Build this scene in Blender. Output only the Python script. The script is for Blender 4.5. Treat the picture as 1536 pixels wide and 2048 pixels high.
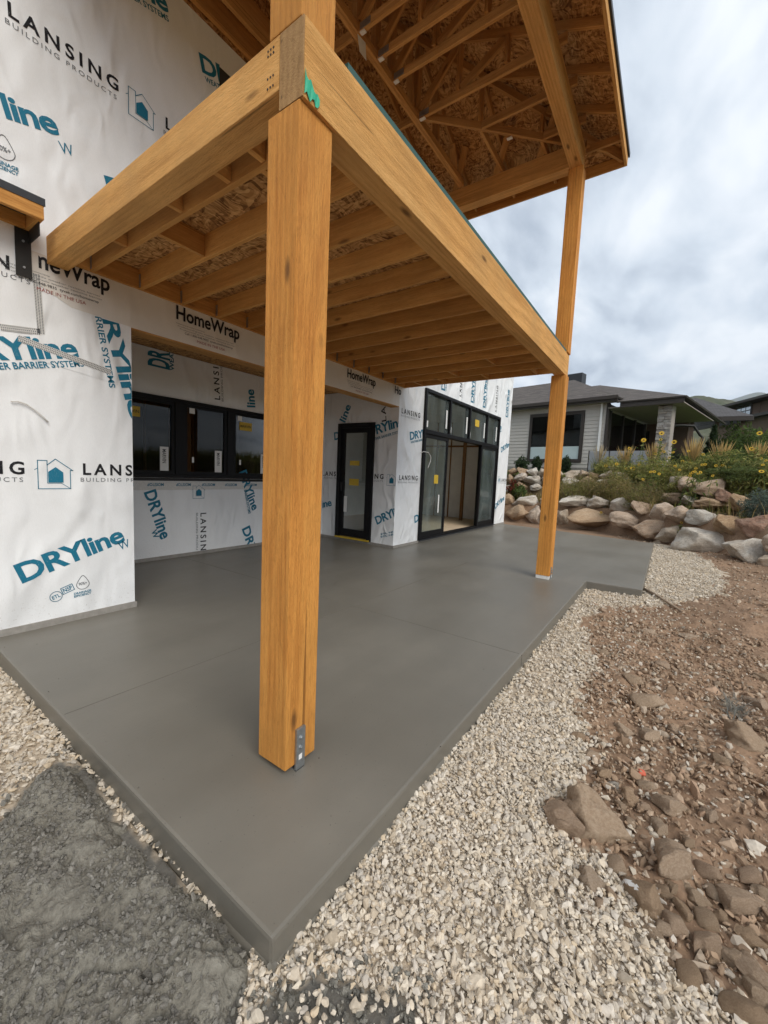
import bpy, bmesh, math, random
import numpy as np
from mathutils import Matrix, Vector
random.seed(7); RNG = np.random.default_rng(11)
for o in list(bpy.data.objects): bpy.data.objects.remove(o)
SC = bpy.context.scene; COL = SC.collection
# ------------------------------------------------------------------ camera
CAM_H = 1.478; FPX = 811.87
YAW, PITCH, ROLL = .608861, -.094308, .043699
_d = np.array([math.cos(PITCH)*math.cos(YAW), math.cos(PITCH)*math.sin(YAW), math.sin(PITCH)])
_r = np.cross(_d, [0, 0, 1.]); _r /= np.linalg.norm(_r); _u = np.cross(_r, _d)
c_, s_ = math.cos(ROLL), math.sin(ROLL)
RIGHT, UP, FWD = c_*_r+s_*_u, -s_*_r+c_*_u, _d
cam = bpy.data.cameras.new('camera'); camo = bpy.data.objects.new('camera', cam); COL.objects.link(camo)
cam.sensor_fit = 'VERTICAL'; cam.sensor_height = 24; cam.lens = FPX/2048*24
cam.clip_start = .05; cam.clip_end = 9000
camo.matrix_world = Matrix([[RIGHT[i], UP[i], -FWD[i], (0, 0, CAM_H)[i]] for i in range(3)]+[[0, 0, 0, 1]])
SC.camera = camo
SC.render.resolution_x = 768; SC.render.resolution_y = 1024
# ------------------------------------------------------------------ sky, sun, exposure
SUN_EL, SUN_AZ = math.radians(40), math.radians(-114)      # azimuth of the sun, from +X towards +Y
W = bpy.data.worlds.new('World'); SC.world = W; W.use_nodes = True
nt = W.node_tree; nt.nodes.clear(); N = nt.nodes.new; L = nt.links.new
sky = N('ShaderNodeTexSky'); sky.sky_type = 'NISHITA'; sky.sun_disc = False
sky.sun_elevation = SUN_EL; sky.sun_rotation = math.radians(90)-SUN_AZ
tc = N('ShaderNodeTexCoord'); sep = N('ShaderNodeSeparateXYZ'); L(tc.outputs['Generated'], sep.inputs[0])
mz = N('ShaderNodeMath'); mz.operation = 'MAXIMUM'; L(sep.outputs['Z'], mz.inputs[0]); mz.inputs[1].default_value = 0.0
az = N('ShaderNodeMath'); az.operation = 'ADD'; L(mz.outputs[0], az.inputs[0]); az.inputs[1].default_value = .22
dv = N('ShaderNodeVectorMath'); dv.operation = 'DIVIDE'; L(tc.outputs['Generated'], dv.inputs[0])
cb = N('ShaderNodeCombineXYZ')
for i in range(3): L(az.outputs[0], cb.inputs[i])
L(cb.outputs[0], dv.inputs[1])
mp = N('ShaderNodeMapping'); L(dv.outputs[0], mp.inputs[0]); mp.inputs['Scale'].default_value = (1.9, 3.4, .6)
mp.inputs['Rotation'].default_value = (0, 0, .75); mp.inputs['Location'].default_value = (3.1, .4, 0)
n1 = N('ShaderNodeTexNoise'); n1.inputs['Scale'].default_value = 1.35; n1.inputs['Detail'].default_value = 7; n1.inputs['Roughness'].default_value = .52
n1.inputs['Distortion'].default_value = .25; L(mp.outputs[0], n1.inputs['Vector'])
cr = N('ShaderNodeValToRGB'); L(n1.outputs['Fac'], cr.inputs[0])
e = cr.color_ramp.elements
e[0].position = .30; e[0].color = (.29, .33, .385, 1); e[1].position = .66; e[1].color = (.61, .635, .66, 1)
m_ = cr.color_ramp.elements.new(.48); m_.color = (.455, .50, .55, 1)
sb = N('ShaderNodeVectorMath'); sb.operation = 'SCALE'; L(sky.outputs[0], sb.inputs[0]); sb.inputs['Scale'].default_value = .10
mx = N('ShaderNodeMix'); mx.data_type = 'RGBA'; mx.inputs['Factor'].default_value = .9
L(sb.outputs[0], mx.inputs[6]); L(cr.outputs[0], mx.inputs[7])
bg = N('ShaderNodeBackground'); L(mx.outputs[2], bg.inputs[0]); bg.inputs[1].default_value = 1.0
wo = N('ShaderNodeOutputWorld'); L(bg.outputs[0], wo.inputs[0])
sl = bpy.data.lights.new('sun', 'SUN'); sl.energy = 1.5; sl.angle = math.radians(40); sl.color = (1, .94, .85)
so = bpy.data.objects.new('sun', sl); COL.objects.link(so)
sdir = Vector((math.cos(SUN_EL)*math.cos(SUN_AZ), math.cos(SUN_EL)*math.sin(SUN_AZ), math.sin(SUN_EL)))
so.rotation_euler = sdir.to_track_quat('Z', 'Y').to_euler(); so.location = sdir*40
SC.view_settings.view_transform = 'Standard'; SC.view_settings.look = 'None'
SC.view_settings.exposure = .86; SC.view_settings.gamma = 1

# ------------------------------------------------------------------ pixel -> place
CAMP = np.array([0, 0, CAM_H])
def ray(px, py): return RIGHT*(px-768)/FPX - UP*(py-1024)/FPX + FWD
def PZ(px, py, z): d = ray(px, py); return CAMP+d*(z-CAM_H)/d[2]
def PY(px, py, y): d = ray(px, py); return CAMP+d*y/d[1]
def PX(px, py, x): d = ray(px, py); return CAMP+d*x/d[0]
def PD(px, py, t): return CAMP+ray(px, py)*t

# ------------------------------------------------------------------ tags, meshes
def tag(o, label=None, cat=None, group=None, kind=None):
    for k, v in (('label', label), ('category', cat), ('group', group), ('kind', kind)):
        if v: o[k] = v
    return o
def empty(name, loc=(0, 0, 0), label=None, cat=None, group=None):
    o = bpy.data.objects.new(name, None); COL.objects.link(o); o.location = loc; o.empty_display_size = .1
    return tag(o, label, cat, group)
def link(name, me, mat=None, parent=None, M=None):
    o = bpy.data.objects.new(name, me); COL.objects.link(o)
    if mat is not None and len(me.materials) == 0: me.materials.append(mat)
    if M is not None: o.matrix_world = M
    if parent is not None:
        pm = world(parent); o.parent = parent; o.matrix_parent_inverse = pm.inverted()
    return o
def world(o):
    M = Matrix.LocRotScale(o.location, o.rotation_euler, o.scale)
    if o.parent: M = world(o.parent) @ o.matrix_parent_inverse @ M
    return M
def npmesh(name, V, F, smooth=False):
    V = np.asarray(V, np.float32); F = np.asarray(F, np.int32)
    me = bpy.data.meshes.new(name); k = F.shape[1]
    me.vertices.add(len(V)); me.vertices.foreach_set('co', V.ravel())
    me.loops.add(F.size); me.loops.foreach_set('vertex_index', F.ravel())
    me.polygons.add(len(F)); me.polygons.foreach_set('loop_start', np.arange(len(F), dtype=np.int32)*k)
    me.polygons.foreach_set('use_smooth', np.full(len(F), smooth)); me.update(calc_edges=True); return me
def vcol(me, C):
    a = me.color_attributes.new('Col', 'FLOAT_COLOR', 'POINT')
    C = np.c_[np.asarray(C, np.float32), np.ones(len(C), np.float32)] if np.shape(C)[1] == 3 else C
    a.data.foreach_set('color', np.ascontiguousarray(C, np.float32).ravel())
class MB:
    def __init__(s): s.v = []; s.f = []
    def quad(s, *p):
        i = len(s.v); s.v += [tuple(map(float, q)) for q in p]; s.f.append(tuple(range(i, i+len(p)))); return s
    def box(s, a, b):
        x0, y0, z0 = a; x1, y1, z1 = b; i = len(s.v)
        s.v += [(x, y, z) for z in (z0, z1) for y in (y0, y1) for x in (x0, x1)]
        s.f += [tuple(i+k for k in q) for q in ((0, 2, 3, 1), (4, 5, 7, 6), (0, 1, 5, 4), (2, 6, 7, 3), (0, 4, 6, 2), (1, 3, 7, 5))]; return s
    def bar(s, p0, p1, w, h, up=(0, 0, 1)):
        p0, p1 = Vector(p0), Vector(p1); d = (p1-p0).normalized(); u = Vector(up); sd = d.cross(u)
        if sd.length < 1e-4: sd = d.cross(Vector((0, 1, 0)))
        sd.normalize(); u = sd.cross(d); i = len(s.v)
        s.v += [tuple(q+sd*a*w/2+u*b*h/2) for q in (p0, p1) for b in (-1, 1) for a in (-1, 1)]
        s.f += [tuple(i+k for k in q) for q in ((0, 2, 3, 1), (4, 5, 7, 6), (0, 1, 5, 4), (2, 6, 7, 3), (0, 4, 6, 2), (1, 3, 7, 5))]; return s
    def tube(s, pts, r, n=8, r1=None):
        pts = [Vector(p) for p in pts]; i0 = len(s.v); m = len(pts); pr = None
        for k, p in enumerate(pts):
            t = (pts[min(k+1, m-1)]-pts[max(k-1, 0)]).normalized()
            a = t.orthogonal().normalized() if pr is None else (pr-t*pr.dot(t)).normalized(); pr = a; b = t.cross(a)
            rr = r if r1 is None else r+(r1-r)*k/(m-1)
            s.v += [tuple(p+(a*math.cos(2*math.pi*j/n)+b*math.sin(2*math.pi*j/n))*rr) for j in range(n)]
        for k in range(m-1):
            for j in range(n): a = i0+k*n+j; b = i0+k*n+(j+1) % n; s.f.append((a, b, b+n, a+n))
        s.f.append(tuple(i0+j for j in range(n))[::-1]); s.f.append(tuple(i0+(m-1)*n+j for j in range(n))); return s
    def prism(s, poly, z0, z1):
        i = len(s.v); n = len(poly)
        s.v += [(p[0], p[1], z0) for p in poly]+[(p[0], p[1], z1) for p in poly]
        s.f += [tuple(range(i, i+n))[::-1], tuple(range(i+n, i+2*n))]+[(i+k, i+(k+1) % n, i+n+(k+1) % n, i+n+k) for k in range(n)]; return s
    def build(s, name, mat, parent=None, bevel=0, smooth=False, M=None):
        me = bpy.data.meshes.new(name); me.from_pydata(s.v, [], s.f)
        if bevel:
            bm = bmesh.new(); bm.from_mesh(me)
            bmesh.ops.recalc_face_normals(bm, faces=bm.faces)
            es = [e_ for e_ in bm.edges if e_.is_manifold and e_.calc_face_angle(0) > .5]
            bmesh.ops.bevel(bm, geom=es, offset=bevel, segments=2, profile=.6, affect='EDGES'); bm.to_mesh(me); bm.free()
        else:
            bm = bmesh.new(); bm.from_mesh(me); bmesh.ops.recalc_face_normals(bm, faces=bm.faces); bm.to_mesh(me); bm.free()
        if smooth: me.polygons.foreach_set('use_smooth', [True]*len(me.polygons))
        return link(name, me, mat, parent, M)
def box(name, a, b, mat, parent=None, bevel=0): return MB().box(a, b).build(name, mat, parent, bevel)
def timber(name, p0, p1, w, h, mat, parent=None, bevel=.004, up=(0, 0, 1)):
    """a sawn stick whose local X is the grain, from p0 to p1 along its centre line"""
    p0, p1 = Vector(p0), Vector(p1); d = p1-p0; ln = d.length; d.normalize(); u = Vector(up)
    if abs(d.dot(u)) > .99: u = Vector((1, 0, 0))
    sd = u.cross(d).normalized(); u = d.cross(sd)
    M = Matrix.Translation((p0+p1)/2) @ Matrix((d, sd, u)).transposed().to_4x4()
    return MB().box((-ln/2, -w/2, -h/2), (ln/2, w/2, h/2)).build(name, mat, parent, bevel, M=M)
# vectorised value noise
def _h(ix, iy, s): 
    n = (ix*374761393+iy*668265263+s*974711).astype(np.int64) & 0x7fffffff
    n = ((n ^ (n >> 13))*1274126177) & 0x7fffffff; return ((n ^ (n >> 16)) & 0xffff)/65535.
def vnoise(x, y, s=0):
    ix, iy = np.floor(x).astype(np.int64), np.floor(y).astype(np.int64); fx, fy = x-ix, y-iy
    fx = fx*fx*(3-2*fx); fy = fy*fy*(3-2*fy)
    return (_h(ix, iy, s)*(1-fx)+_h(ix+1, iy, s)*fx)*(1-fy)+(_h(ix, iy+1, s)*(1-fx)+_h(ix+1, iy+1, s)*fx)*fy
def fbm(x, y, oct=4, s=0, g=.5):
    t = 0; a = 1.; n = 0
    for k in range(oct): t = t+a*(vnoise(x*2**k, y*2**k, s+k)-.5); n += a; a *= g
    return t/n*2
def inpoly(x, y, P):
    P = np.asarray(P)[:, :2]; r = np.zeros(np.shape(x), bool)
    for (x0, y0), (x1, y1) in zip(P, np.roll(P, -1, 0)):
        c = (y0 > y) != (y1 > y); r ^= c & (x < (x1-x0)*(y-y0)/((y1-y0) if y1 != y0 else 1e-9)+x0)
    return r

# ------------------------------------------------------------------ materials
def mat(name, rough=.7, base=(.5, .5, .5), metallic=0, spec=.5):
    m = bpy.data.materials.new(name); m.use_nodes = True; t = m.node_tree; b = t.nodes['Principled BSDF']
    b.inputs['Base Color'].default_value = (*base, 1); b.inputs['Roughness'].default_value = rough
    b.inputs['Metallic'].default_value = metallic; b.inputs['Specular IOR Level'].default_value = spec
    return m
class NB:
    def __init__(s, m): s.m = m; s.t = m.node_tree; s.b = s.t.nodes['Principled BSDF']
    def n(s, ty, ins=None, **kw):
        q = s.t.nodes.new(ty)
        for k, v in kw.items(): setattr(q, k, v)
        for k, v in (ins or {}).items():
            if hasattr(v, 'is_output'): s.t.links.new(v, q.inputs[k])
            else: q.inputs[k].default_value = v
        return q
    def l(s, a, b): s.t.links.new(a, b)
    def coord(s, kind='Object', scale=(1, 1, 1), rot=(0, 0, 0), rnd=False):
        if kind == 'Position': o = s.n('ShaderNodeNewGeometry').outputs['Position']
        else: o = s.n('ShaderNodeTexCoord').outputs[kind]
        if rnd:
            r = s.n('ShaderNodeObjectInfo').outputs['Random']
            mlt = s.n('ShaderNodeMath', {0: r, 1: 37.}, operation='MULTIPLY').outputs[0]
            cbx = s.n('ShaderNodeCombineXYZ', {0: mlt, 1: mlt, 2: mlt}).outputs[0]
            o = s.n('ShaderNodeVectorMath', {0: o, 1: cbx}, operation='ADD').outputs[0]
        q = s.n('ShaderNodeMapping', {'Vector': o}); q.inputs['Scale'].default_value = scale; q.inputs['Rotation'].default_value = rot
        return q.outputs[0]
    def noise(s, v, scale, det=4, rough=.5, dist=0):
        q = s.n('ShaderNodeTexNoise', {'Scale': scale, 'Detail': det, 'Roughness': rough, 'Distortion': dist}); s.l(v, q.inputs['Vector']); return q.outputs['Fac']
    def ramp(s, f, *st):
        q = s.n('ShaderNodeValToRGB'); s.l(f, q.inputs[0]); el = q.color_ramp.elements
        while len(el) < len(st): el.new(.5)
        for e_, (p, c) in zip(el, st):
            e_.position = p; e_.color = (*c, 1) if np.ndim(c) else (c, c, c, 1)
        return q.outputs[0]
    def mix(s, f, a, b, mode='MIX'):
        q = s.n('ShaderNodeMix', data_type='RGBA', blend_type=mode)
        for k, v in ((0, f), (6, a), (7, b)):
            if hasattr(v, 'is_output'): s.l(v, q.inputs[k])
            else: q.inputs[k].default_value = v if k == 0 else (*v, 1)
        return q.outputs[2]
    def math(s, op, a, b=0.):
        return s.n('ShaderNodeMath', {0: a, 1: b}, operation=op).outputs[0]
    def bump(s, h, st, dist=.01, prev=None):
        q = s.n('ShaderNodeBump', {'Height': h, 'Strength': st, 'Distance': dist})
        if prev: s.l(prev, q.inputs['Normal'])
        return q.outputs[0]
    def done(s, col=None, nrm=None, rough=None):
        if col is not None: s.l(col, s.b.inputs['Base Color'])
        if nrm is not None: s.l(nrm, s.b.inputs['Normal'])
        if rough is not None: s.l(rough, s.b.inputs['Roughness'])
        return s.m
def wood(name, light, dark, knot=(.16, .07, .02), fine=1., sawn=0., rough=.75, var=.25):
    q = NB(mat(name, rough, spec=.25)); co = q.coord('Object', rnd=True)
    st = q.coord('Object', (1.2, 16, 16), rnd=True)
    g = q.noise(st, 1.3, 5, .55, .6); g2 = q.noise(q.coord('Object', (2.5, 90, 90), rnd=True), 1.5, 3, .6)
    rings = q.n('ShaderNodeTexWave', {'Scale': 1.0, 'Distortion': 5., 'Detail': 3., 'Detail Scale': .6}, bands_direction='Y'); q.l(q.coord('Object', (.55, 9, 9), rnd=True), rings.inputs['Vector'])
    f = q.math('ADD', q.math('MULTIPLY', g, .55), q.math('MULTIPLY', g2, .35)); f = q.math('ADD', f, q.math('MULTIPLY', rings.outputs['Fac'], .1))
    col = q.ramp(f, (.36, tuple(c*.85 for c in dark)), (.5, tuple(.5*(a+b) for a, b in zip(dark, light))), (.62, light))
    fz = q.noise(q.coord('Object', (9, 120, 120), rnd=True), 1.6, 4, .75); col = q.mix(q.ramp(fz, (.36, .38*min(1, fine)), (.50, 0.)), col, tuple(c*.5 for c in dark))
    blot = q.noise(co, 2.2, 3, .5); col = q.mix(q.ramp(blot, (.4, 0.), (.72, .5)), col, tuple(c*.6 for c in light))
    ck = q.noise(q.coord('Object', (.55, 34, 34), rnd=True), 1.1, 2, .4); col = q.mix(q.ramp(ck, (.712, 0.), (.725, .7)), col, tuple(c*.3 for c in dark))
    vo = q.n('ShaderNodeTexVoronoi', {'Scale': 1.0, 'Randomness': 1.}); q.l(q.coord('Object', (1.7, 5, 5), rnd=True), vo.inputs['Vector'])
    col = q.mix(q.ramp(vo.outputs['Distance'], (.045, .85), (.12, 0.)), col, knot)
    rnd = q.n('ShaderNodeObjectInfo').outputs['Random']
    col = q.mix(q.math('MULTIPLY', rnd, var), col, tuple(c*.45 for c in dark))
    nb = q.bump(g2, .55*fine, .006); nb = q.bump(g, .35, .01, nb)
    if sawn:
        w = q.n('ShaderNodeTexWave', {'Scale': 1., 'Distortion': 1.5, 'Detail': 2.}, bands_direction='X'); q.l(q.coord('Object', (55, 8, 8), (0, 0, .35)), w.inputs['Vector'])
        nb = q.bump(w.outputs['Fac'], sawn*.25, .002, nb); nb = q.bump(q.noise(q.coord('Object', (18, 130, 130)), 1.3, 4, .75), 1., .010, nb)
    return q.done(col, nb)
M = {}
M['post'] = wood('rough_sawn_post', (.82, .385, .09), (.66, .26, .05), fine=1.5, sawn=.5, var=.06)
M['beam'] = wood('fir_beam', (.84, .475, .165), (.68, .335, .09), fine=.8, sawn=.15, var=.06)
M['endgrain'] = wood('end_grain', (.46, .28, .12), (.29, .16, .06), fine=1., var=.02)
M['joist'] = wood('fir_joist', (.74, .39, .115), (.56, .25, .06), var=.35)
M['truss'] = wood('truss_lumber', (.68, .38, .13), (.50, .24, .07), var=.35)
def osb_mat(name, k=1.):
    q = NB(mat(name, .8, spec=.2)); nzv = q.n('ShaderNodeTexNoise', {'Scale': 2.5, 'Detail': 2.}); q.l(q.coord('Position'), nzv.inputs['Vector']); wv = q.n('ShaderNodeVectorMath', {0: nzv.outputs['Color'], 'Scale': .35}, operation='SCALE').outputs[0]
    def wc(sc, ro):
        o_ = q.n('ShaderNodeVectorMath', {0: q.n('ShaderNodeNewGeometry').outputs['Position'], 1: wv}, operation='ADD').outputs[0]; mp_ = q.n('ShaderNodeMapping', {'Vector': o_}); mp_.inputs['Scale'].default_value = sc; mp_.inputs['Rotation'].default_value = ro; return mp_.outputs[0]
    a = wc((10, 42, 42), (.3, .2, .4)); b = wc((40, 11, 26), (.1, .3, -.6))
    v1 = q.n('ShaderNodeTexVoronoi', {'Scale': 1.3}); q.l(a, v1.inputs['Vector']); v2 = q.n('ShaderNodeTexVoronoi', {'Scale': 1.2}); q.l(b, v2.inputs['Vector'])
    s1 = q.n('ShaderNodeSeparateColor', {0: v1.outputs['Color']}).outputs[0]; s2 = q.n('ShaderNodeSeparateColor', {0: v2.outputs['Color']}).outputs[1]
    f = q.math('ADD', q.math('MULTIPLY', s1, .5), q.math('MULTIPLY', s2, .5))
    col = q.ramp(f, (.12, (.15*k, .065*k, .02*k)), (.45, (.42*k, .215*k, .075*k)), (.85, (.66*k, .40*k, .165*k)))
    return q.done(col, q.bump(f, .5, .004))
M['osb'] = osb_mat('osb')
def wrap_mat(name, tint=(.85, .865, .875), wr=1., seed=0.):
    q = NB(mat(name, .55, spec=.35)); p = q.coord('Position')
    fib = q.noise(q.coord('Position', (40, 40, 7)), 4, 4, .65); big = q.noise(p, 1.1, 3)
    w1 = q.n('ShaderNodeTexNoise', {'Scale': 1., 'Detail': 3., 'Roughness': .5, 'Distortion': 1.2}, noise_type='RIDGED_MULTIFRACTAL'); q.l(q.coord('Position', (1.9, 1.9, 1.1), (.3, .5, .2)), w1.inputs['Vector'])
    w2 = q.n('ShaderNodeTexNoise', {'Scale': 1., 'Detail': 2., 'Distortion': .8}, noise_type='RIDGED_MULTIFRACTAL'); q.l(q.coord('Position', (5, 5, 2.2), (-.2, .8, .4)), w2.inputs['Vector'])
    z = q.n('ShaderNodeSeparateXYZ', {0: q.n('ShaderNodeNewGeometry').outputs['Position']}).outputs[2]
    spat = q.noise(p, 55, 3, .7); low = q.ramp(z, (.05, 1.), (.5, 0.))
    col = q.mix(q.math('MULTIPLY', q.ramp(spat, (.62, 0.), (.7, .55)), low), tint, (.38, .34, .29))
    col = q.mix(q.ramp(fib, (.35, .12), (.6, 0.)), col, (.55, .56, .57)); col = q.mix(q.ramp(big, (.4, .14), (.65, 0.)), col, (.62, .62, .60))
    nb = q.bump(w1.outputs['Fac'], min(1, .7*wr), .09); nb = q.bump(w2.outputs['Fac'], min(1, .5*wr), .045, nb); nb = q.bump(fib, .12, .002, nb)
    return q.done(col, nb)
M['wrap'] = wrap_mat('house_wrap'); M['wrap_loose'] = wrap_mat('loose_house_wrap', (.85, .865, .875), 2.6); M['homewrap'] = wrap_mat('header_wrap', (.74, .70, .64), .6)
def ink(name, c):
    q = NB(mat(name, .5, c, spec=.3)); n = q.noise(q.coord('Position', (60, 60, 14)), 3, 3, .7)
    return q.done(q.mix(q.ramp(n, (.60, 0.), (.75, .35)), c, (.6, .62, .63)))
M['blue'] = ink('blue_ink', (.012, .165, .265)); M['black'] = ink('black_ink', (.009, .009, .012)); M['grey'] = ink('grey_ink', (.16, .17, .18)); M['red'] = ink('red_ink', (.35, .09, .07))
def plain(name, base, rough=.6, nscale=20, namp=.25, bump=.1, kind='Object', metallic=0, spec=.4):
    q = NB(mat(name, rough, base, metallic, spec)); co = q.coord(kind); n = q.noise(co, nscale, 5, .6)
    return q.done(q.mix(q.ramp(n, (.3, namp), (.7, 0.)), base, tuple(c*.45 for c in base)), q.bump(n, bump, .005))
M['frame'] = plain('black_window_frame', (.008, .008, .009), .5, 8, .2, .02, spec=.2); M['steel_black'] = plain('black_steel', (.018, .017, .016), .55, 15, .3, .1)
M['flash'] = plain('black_flashing', (.03, .033, .038), .5, 6, .3, .05); M['green'] = plain('green_membrane', (.03, .10, .085), .6, 12, .4, .15)
M['galv'] = plain('galvanised_steel', (.42, .44, .45), .42, 45, .5, .15, metallic=.8); M['white'] = plain('white_label', (.78, .78, .76), .6, 10, .1, .02)
M['yellow'] = plain('yellow_sticker', (.62, .42, .04), .5, 10, .15, .02); M['greenpaint'] = plain('green_tag_paper', (.02, .42, .24), .5, 30, .4, .2)
M['found'] = plain('foundation_concrete', (.33, .31, .28), .85, 18, .5, .5, 'Position'); M['drywall'] = plain('poly_sheeting', (.88, .87, .84), .6, 3, .25, .15, 'Position')
M['subfloor'] = plain('dusty_subfloor', (.66, .52, .36), .8, 6, .35, .1, 'Position'); M['dark'] = plain('dim_interior', (.05, .045, .04), .9, 4, .2, .05); M['studs'] = wood('stud', (.35, .19, .08), (.24, .11, .04))  # dim_interior: near-black colour puts the indoor darkness into the surfaces
M['tape'] = plain('seam_tape', (.70, .69, .66), .4, 40, .3, .2, 'Position')
def glass_mat(name, tint, haze=0.):
    m = bpy.data.materials.new(name); m.use_nodes = True; t = m.node_tree; t.nodes.clear()
    n = t.nodes.new; fr = n('ShaderNodeFresnel'); fr.inputs[0].default_value = 1.5; g = n('ShaderNodeBsdfGlossy'); g.inputs['Roughness'].default_value = .015
    tr = n('ShaderNodeBsdfTransparent'); tr.inputs[0].default_value = (*tint, 1); mxs = n('ShaderNodeMixShader'); o = n('ShaderNodeOutputMaterial')
    ad = n('ShaderNodeMath'); ad.operation = 'MULTIPLY_ADD'; t.links.new(fr.outputs[0], ad.inputs[0]); ad.inputs[1].default_value = .85; ad.inputs[2].default_value = .0
    t.links.new(ad.outputs[0], mxs.inputs[0]); t.links.new(tr.outputs[0], mxs.inputs[1]); t.links.new(g.outputs[0], mxs.inputs[2]); out = mxs
    if haze:
        df = n('ShaderNodeBsdfDiffuse'); df.inputs[0].default_value = (.30, .36, .36, 1); nz = n('ShaderNodeTexNoise'); nz.inputs['Scale'].default_value = 1.4; nz.inputs['Detail'].default_value = 6
        gm = n('ShaderNodeNewGeometry'); mpp = n('ShaderNodeMapping'); mpp.inputs['Scale'].default_value = (2.5, 2.5, .8); t.links.new(gm.outputs['Position'], mpp.inputs[0]); t.links.new(mpp.outputs[0], nz.inputs['Vector'])
        mr = n('ShaderNodeMapRange'); t.links.new(nz.outputs[0], mr.inputs[0]); mr.inputs[1].default_value = .4; mr.inputs[2].default_value = .75; mr.inputs[3].default_value = haze*.3; mr.inputs[4].default_value = haze
        m2 = n('ShaderNodeMixShader'); t.links.new(mr.outputs[0], m2.inputs[0]); t.links.new(mxs.outputs[0], m2.inputs[1]); t.links.new(df.outputs[0], m2.inputs[2]); out = m2
    t.links.new(out.outputs[0], o.inputs[0]); return m
M['glass'] = glass_mat('window_glass', (.55, .58, .56)); M['glass_dusty'] = glass_mat('dusty_glass', (.52, .60, .58), .34); M['glass_dark'] = glass_mat('tinted_door_glass', (.30, .33, .33), .10)
def concrete_mat():
    q = NB(mat('fresh_concrete', .5, spec=.4)); p = q.coord('Position')
    a = q.noise(p, .8, 4, .55); b = q.noise(p, 5, 5, .6); s = q.noise(q.coord('Position', (2, 40, 40), (0, 0, .1)), 1.5, 3); pit = q.noise(p, 90, 2, .5); grit = q.noise(p, 380, 2, .6)
    col = q.ramp(a, (.3, (.160, .147, .122)), (.7, (.208, .192, .161))); col = q.mix(q.ramp(b, (.35, .22), (.65, 0.)), col, (.15, .14, .12))
    fl_ = q.noise(q.coord('Position', (.35, 2.4, 1), (0, 0, .03)), 1.1, 3, .5); col = q.mix(q.ramp(fl_, (.42, .30), (.58, 0.)), col, (.15, .138, .115)); col = q.mix(q.ramp(pit, (.70, 0.), (.76, .8)), col, (.06, .057, .05))
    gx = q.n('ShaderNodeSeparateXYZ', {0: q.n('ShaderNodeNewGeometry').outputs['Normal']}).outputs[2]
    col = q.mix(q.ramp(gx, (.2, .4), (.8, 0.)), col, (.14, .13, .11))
    wv = q.n('ShaderNodeTexWave', {'Scale': 1.6, 'Distortion': 3., 'Detail': 3.}, wave_type='RINGS'); q.l(q.coord('Position', (1, 1, 1)), wv.inputs['Vector']); nb = q.bump(s, .15, .003); nb = q.bump(wv.outputs['Fac'], .05, .004, nb); nb = q.bump(b, .10, .004, nb); nb = q.bump(grit, .16, .001, nb); nb = q.bump(pit, .1, .002, nb)
    return q.done(col, nb, q.ramp(a, (.3, .34), (.7, .50)))
M['concrete'] = concrete_mat()
def attr_mat(name, rough=.9, nscale=30, amp=.35, bump=.4, bd=.004, tr=0., kind='Position'):
    q = NB(mat(name, rough, spec=.2)); c = q.n('ShaderNodeVertexColor', layer_name='Col').outputs[0]; n = q.noise(q.coord(kind), nscale, 5, .65)
    dk = q.mix(1., c, (.42, .40, .38), 'MULTIPLY')
    q.done(q.mix(q.ramp(n, (.3, amp), (.65, 0.)), c, dk), q.bump(n, bump, bd))
    return q.m
M['gravel'] = attr_mat('limestone_gravel', .85, 60, .4, .3, .003); M['soil'] = attr_mat('soil', .95, 26, .55, .9, .012); M['clod'] = attr_mat('soil_clods', .95, 50, .4, .5, .004)
M['heap'] = attr_mat('wet_concrete', .75, 48, .6, 1., .02)
M['leaf'] = attr_mat('foliage', .7, 8, .3, .05)
_t = M['leaf'].node_tree; _p = _t.nodes['Principled BSDF']; _tr = _t.nodes.new('ShaderNodeBsdfTranslucent'); _ms = _t.nodes.new('ShaderNodeMixShader'); _ms.inputs[0].default_value = .38
_t.links.new(_p.inputs['Base Color'].links[0].from_socket, _tr.inputs[0]); _t.links.new(_p.outputs[0], _ms.inputs[1]); _t.links.new(_tr.outputs[0], _ms.inputs[2]); _t.links.new(_ms.outputs[0], _t.nodes['Material Output'].inputs[0])
def rock_mat(name, cols, nscale=3., dust=(.36, .25, .16), dustamt=.5):
    q = NB(mat(name, .88, spec=.2)); co = q.coord('Object', rnd=True); r = q.n('ShaderNodeObjectInfo').outputs['Random']
    base = q.ramp(r, *[(i/max(1, len(cols)-1), c) for i, c in enumerate(cols)]); n = q.noise(co, nscale, 6, .65, .4); f = q.noise(co, nscale*9, 4, .7)
    st = q.noise(q.coord('Object', (1, 1, 5), (.3, .2, 0), rnd=True), nscale*1.3, 4, .6)
    col = q.mix(q.ramp(n, (.42, .6), (.60, 0.)), base, q.mix(1., base, (.55, .47, .40), 'MULTIPLY')); col = q.mix(q.ramp(st, (.5, 0.), (.64, .5)), col, dust)
    col = q.mix(q.ramp(f, (.35, .38), (.48, 0.)), col, (.16, .115, .075)); col = q.mix(q.ramp(f, (.6, 0.), (.68, .35)), col, (.62, .54, .44)); col = q.mix(dustamt*.5, col, dust)
    nb = q.bump(n, .9, .10/nscale); nb = q.bump(f, .9, .05/nscale, nb); nb = q.bump(q.noise(co, nscale*30, 3, .7), .5, .012/nscale, nb)
    return q.done(col, nb)
M['rock'] = rock_mat('dusty_rock', [(.50, .355, .235), (.38, .275, .185), (.58, .46, .345), (.46, .33, .24), (.52, .43, .34)], 9, (.48, .345, .23), .5)
M['boulder'] = rock_mat('sandstone_boulder', [(.58, .46, .34), (.64, .59, .51), (.54, .38, .26), (.66, .57, .45), (.56, .42, .31), (.63, .57, .50)], 1.6, (.52, .44, .35), .25)
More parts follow.
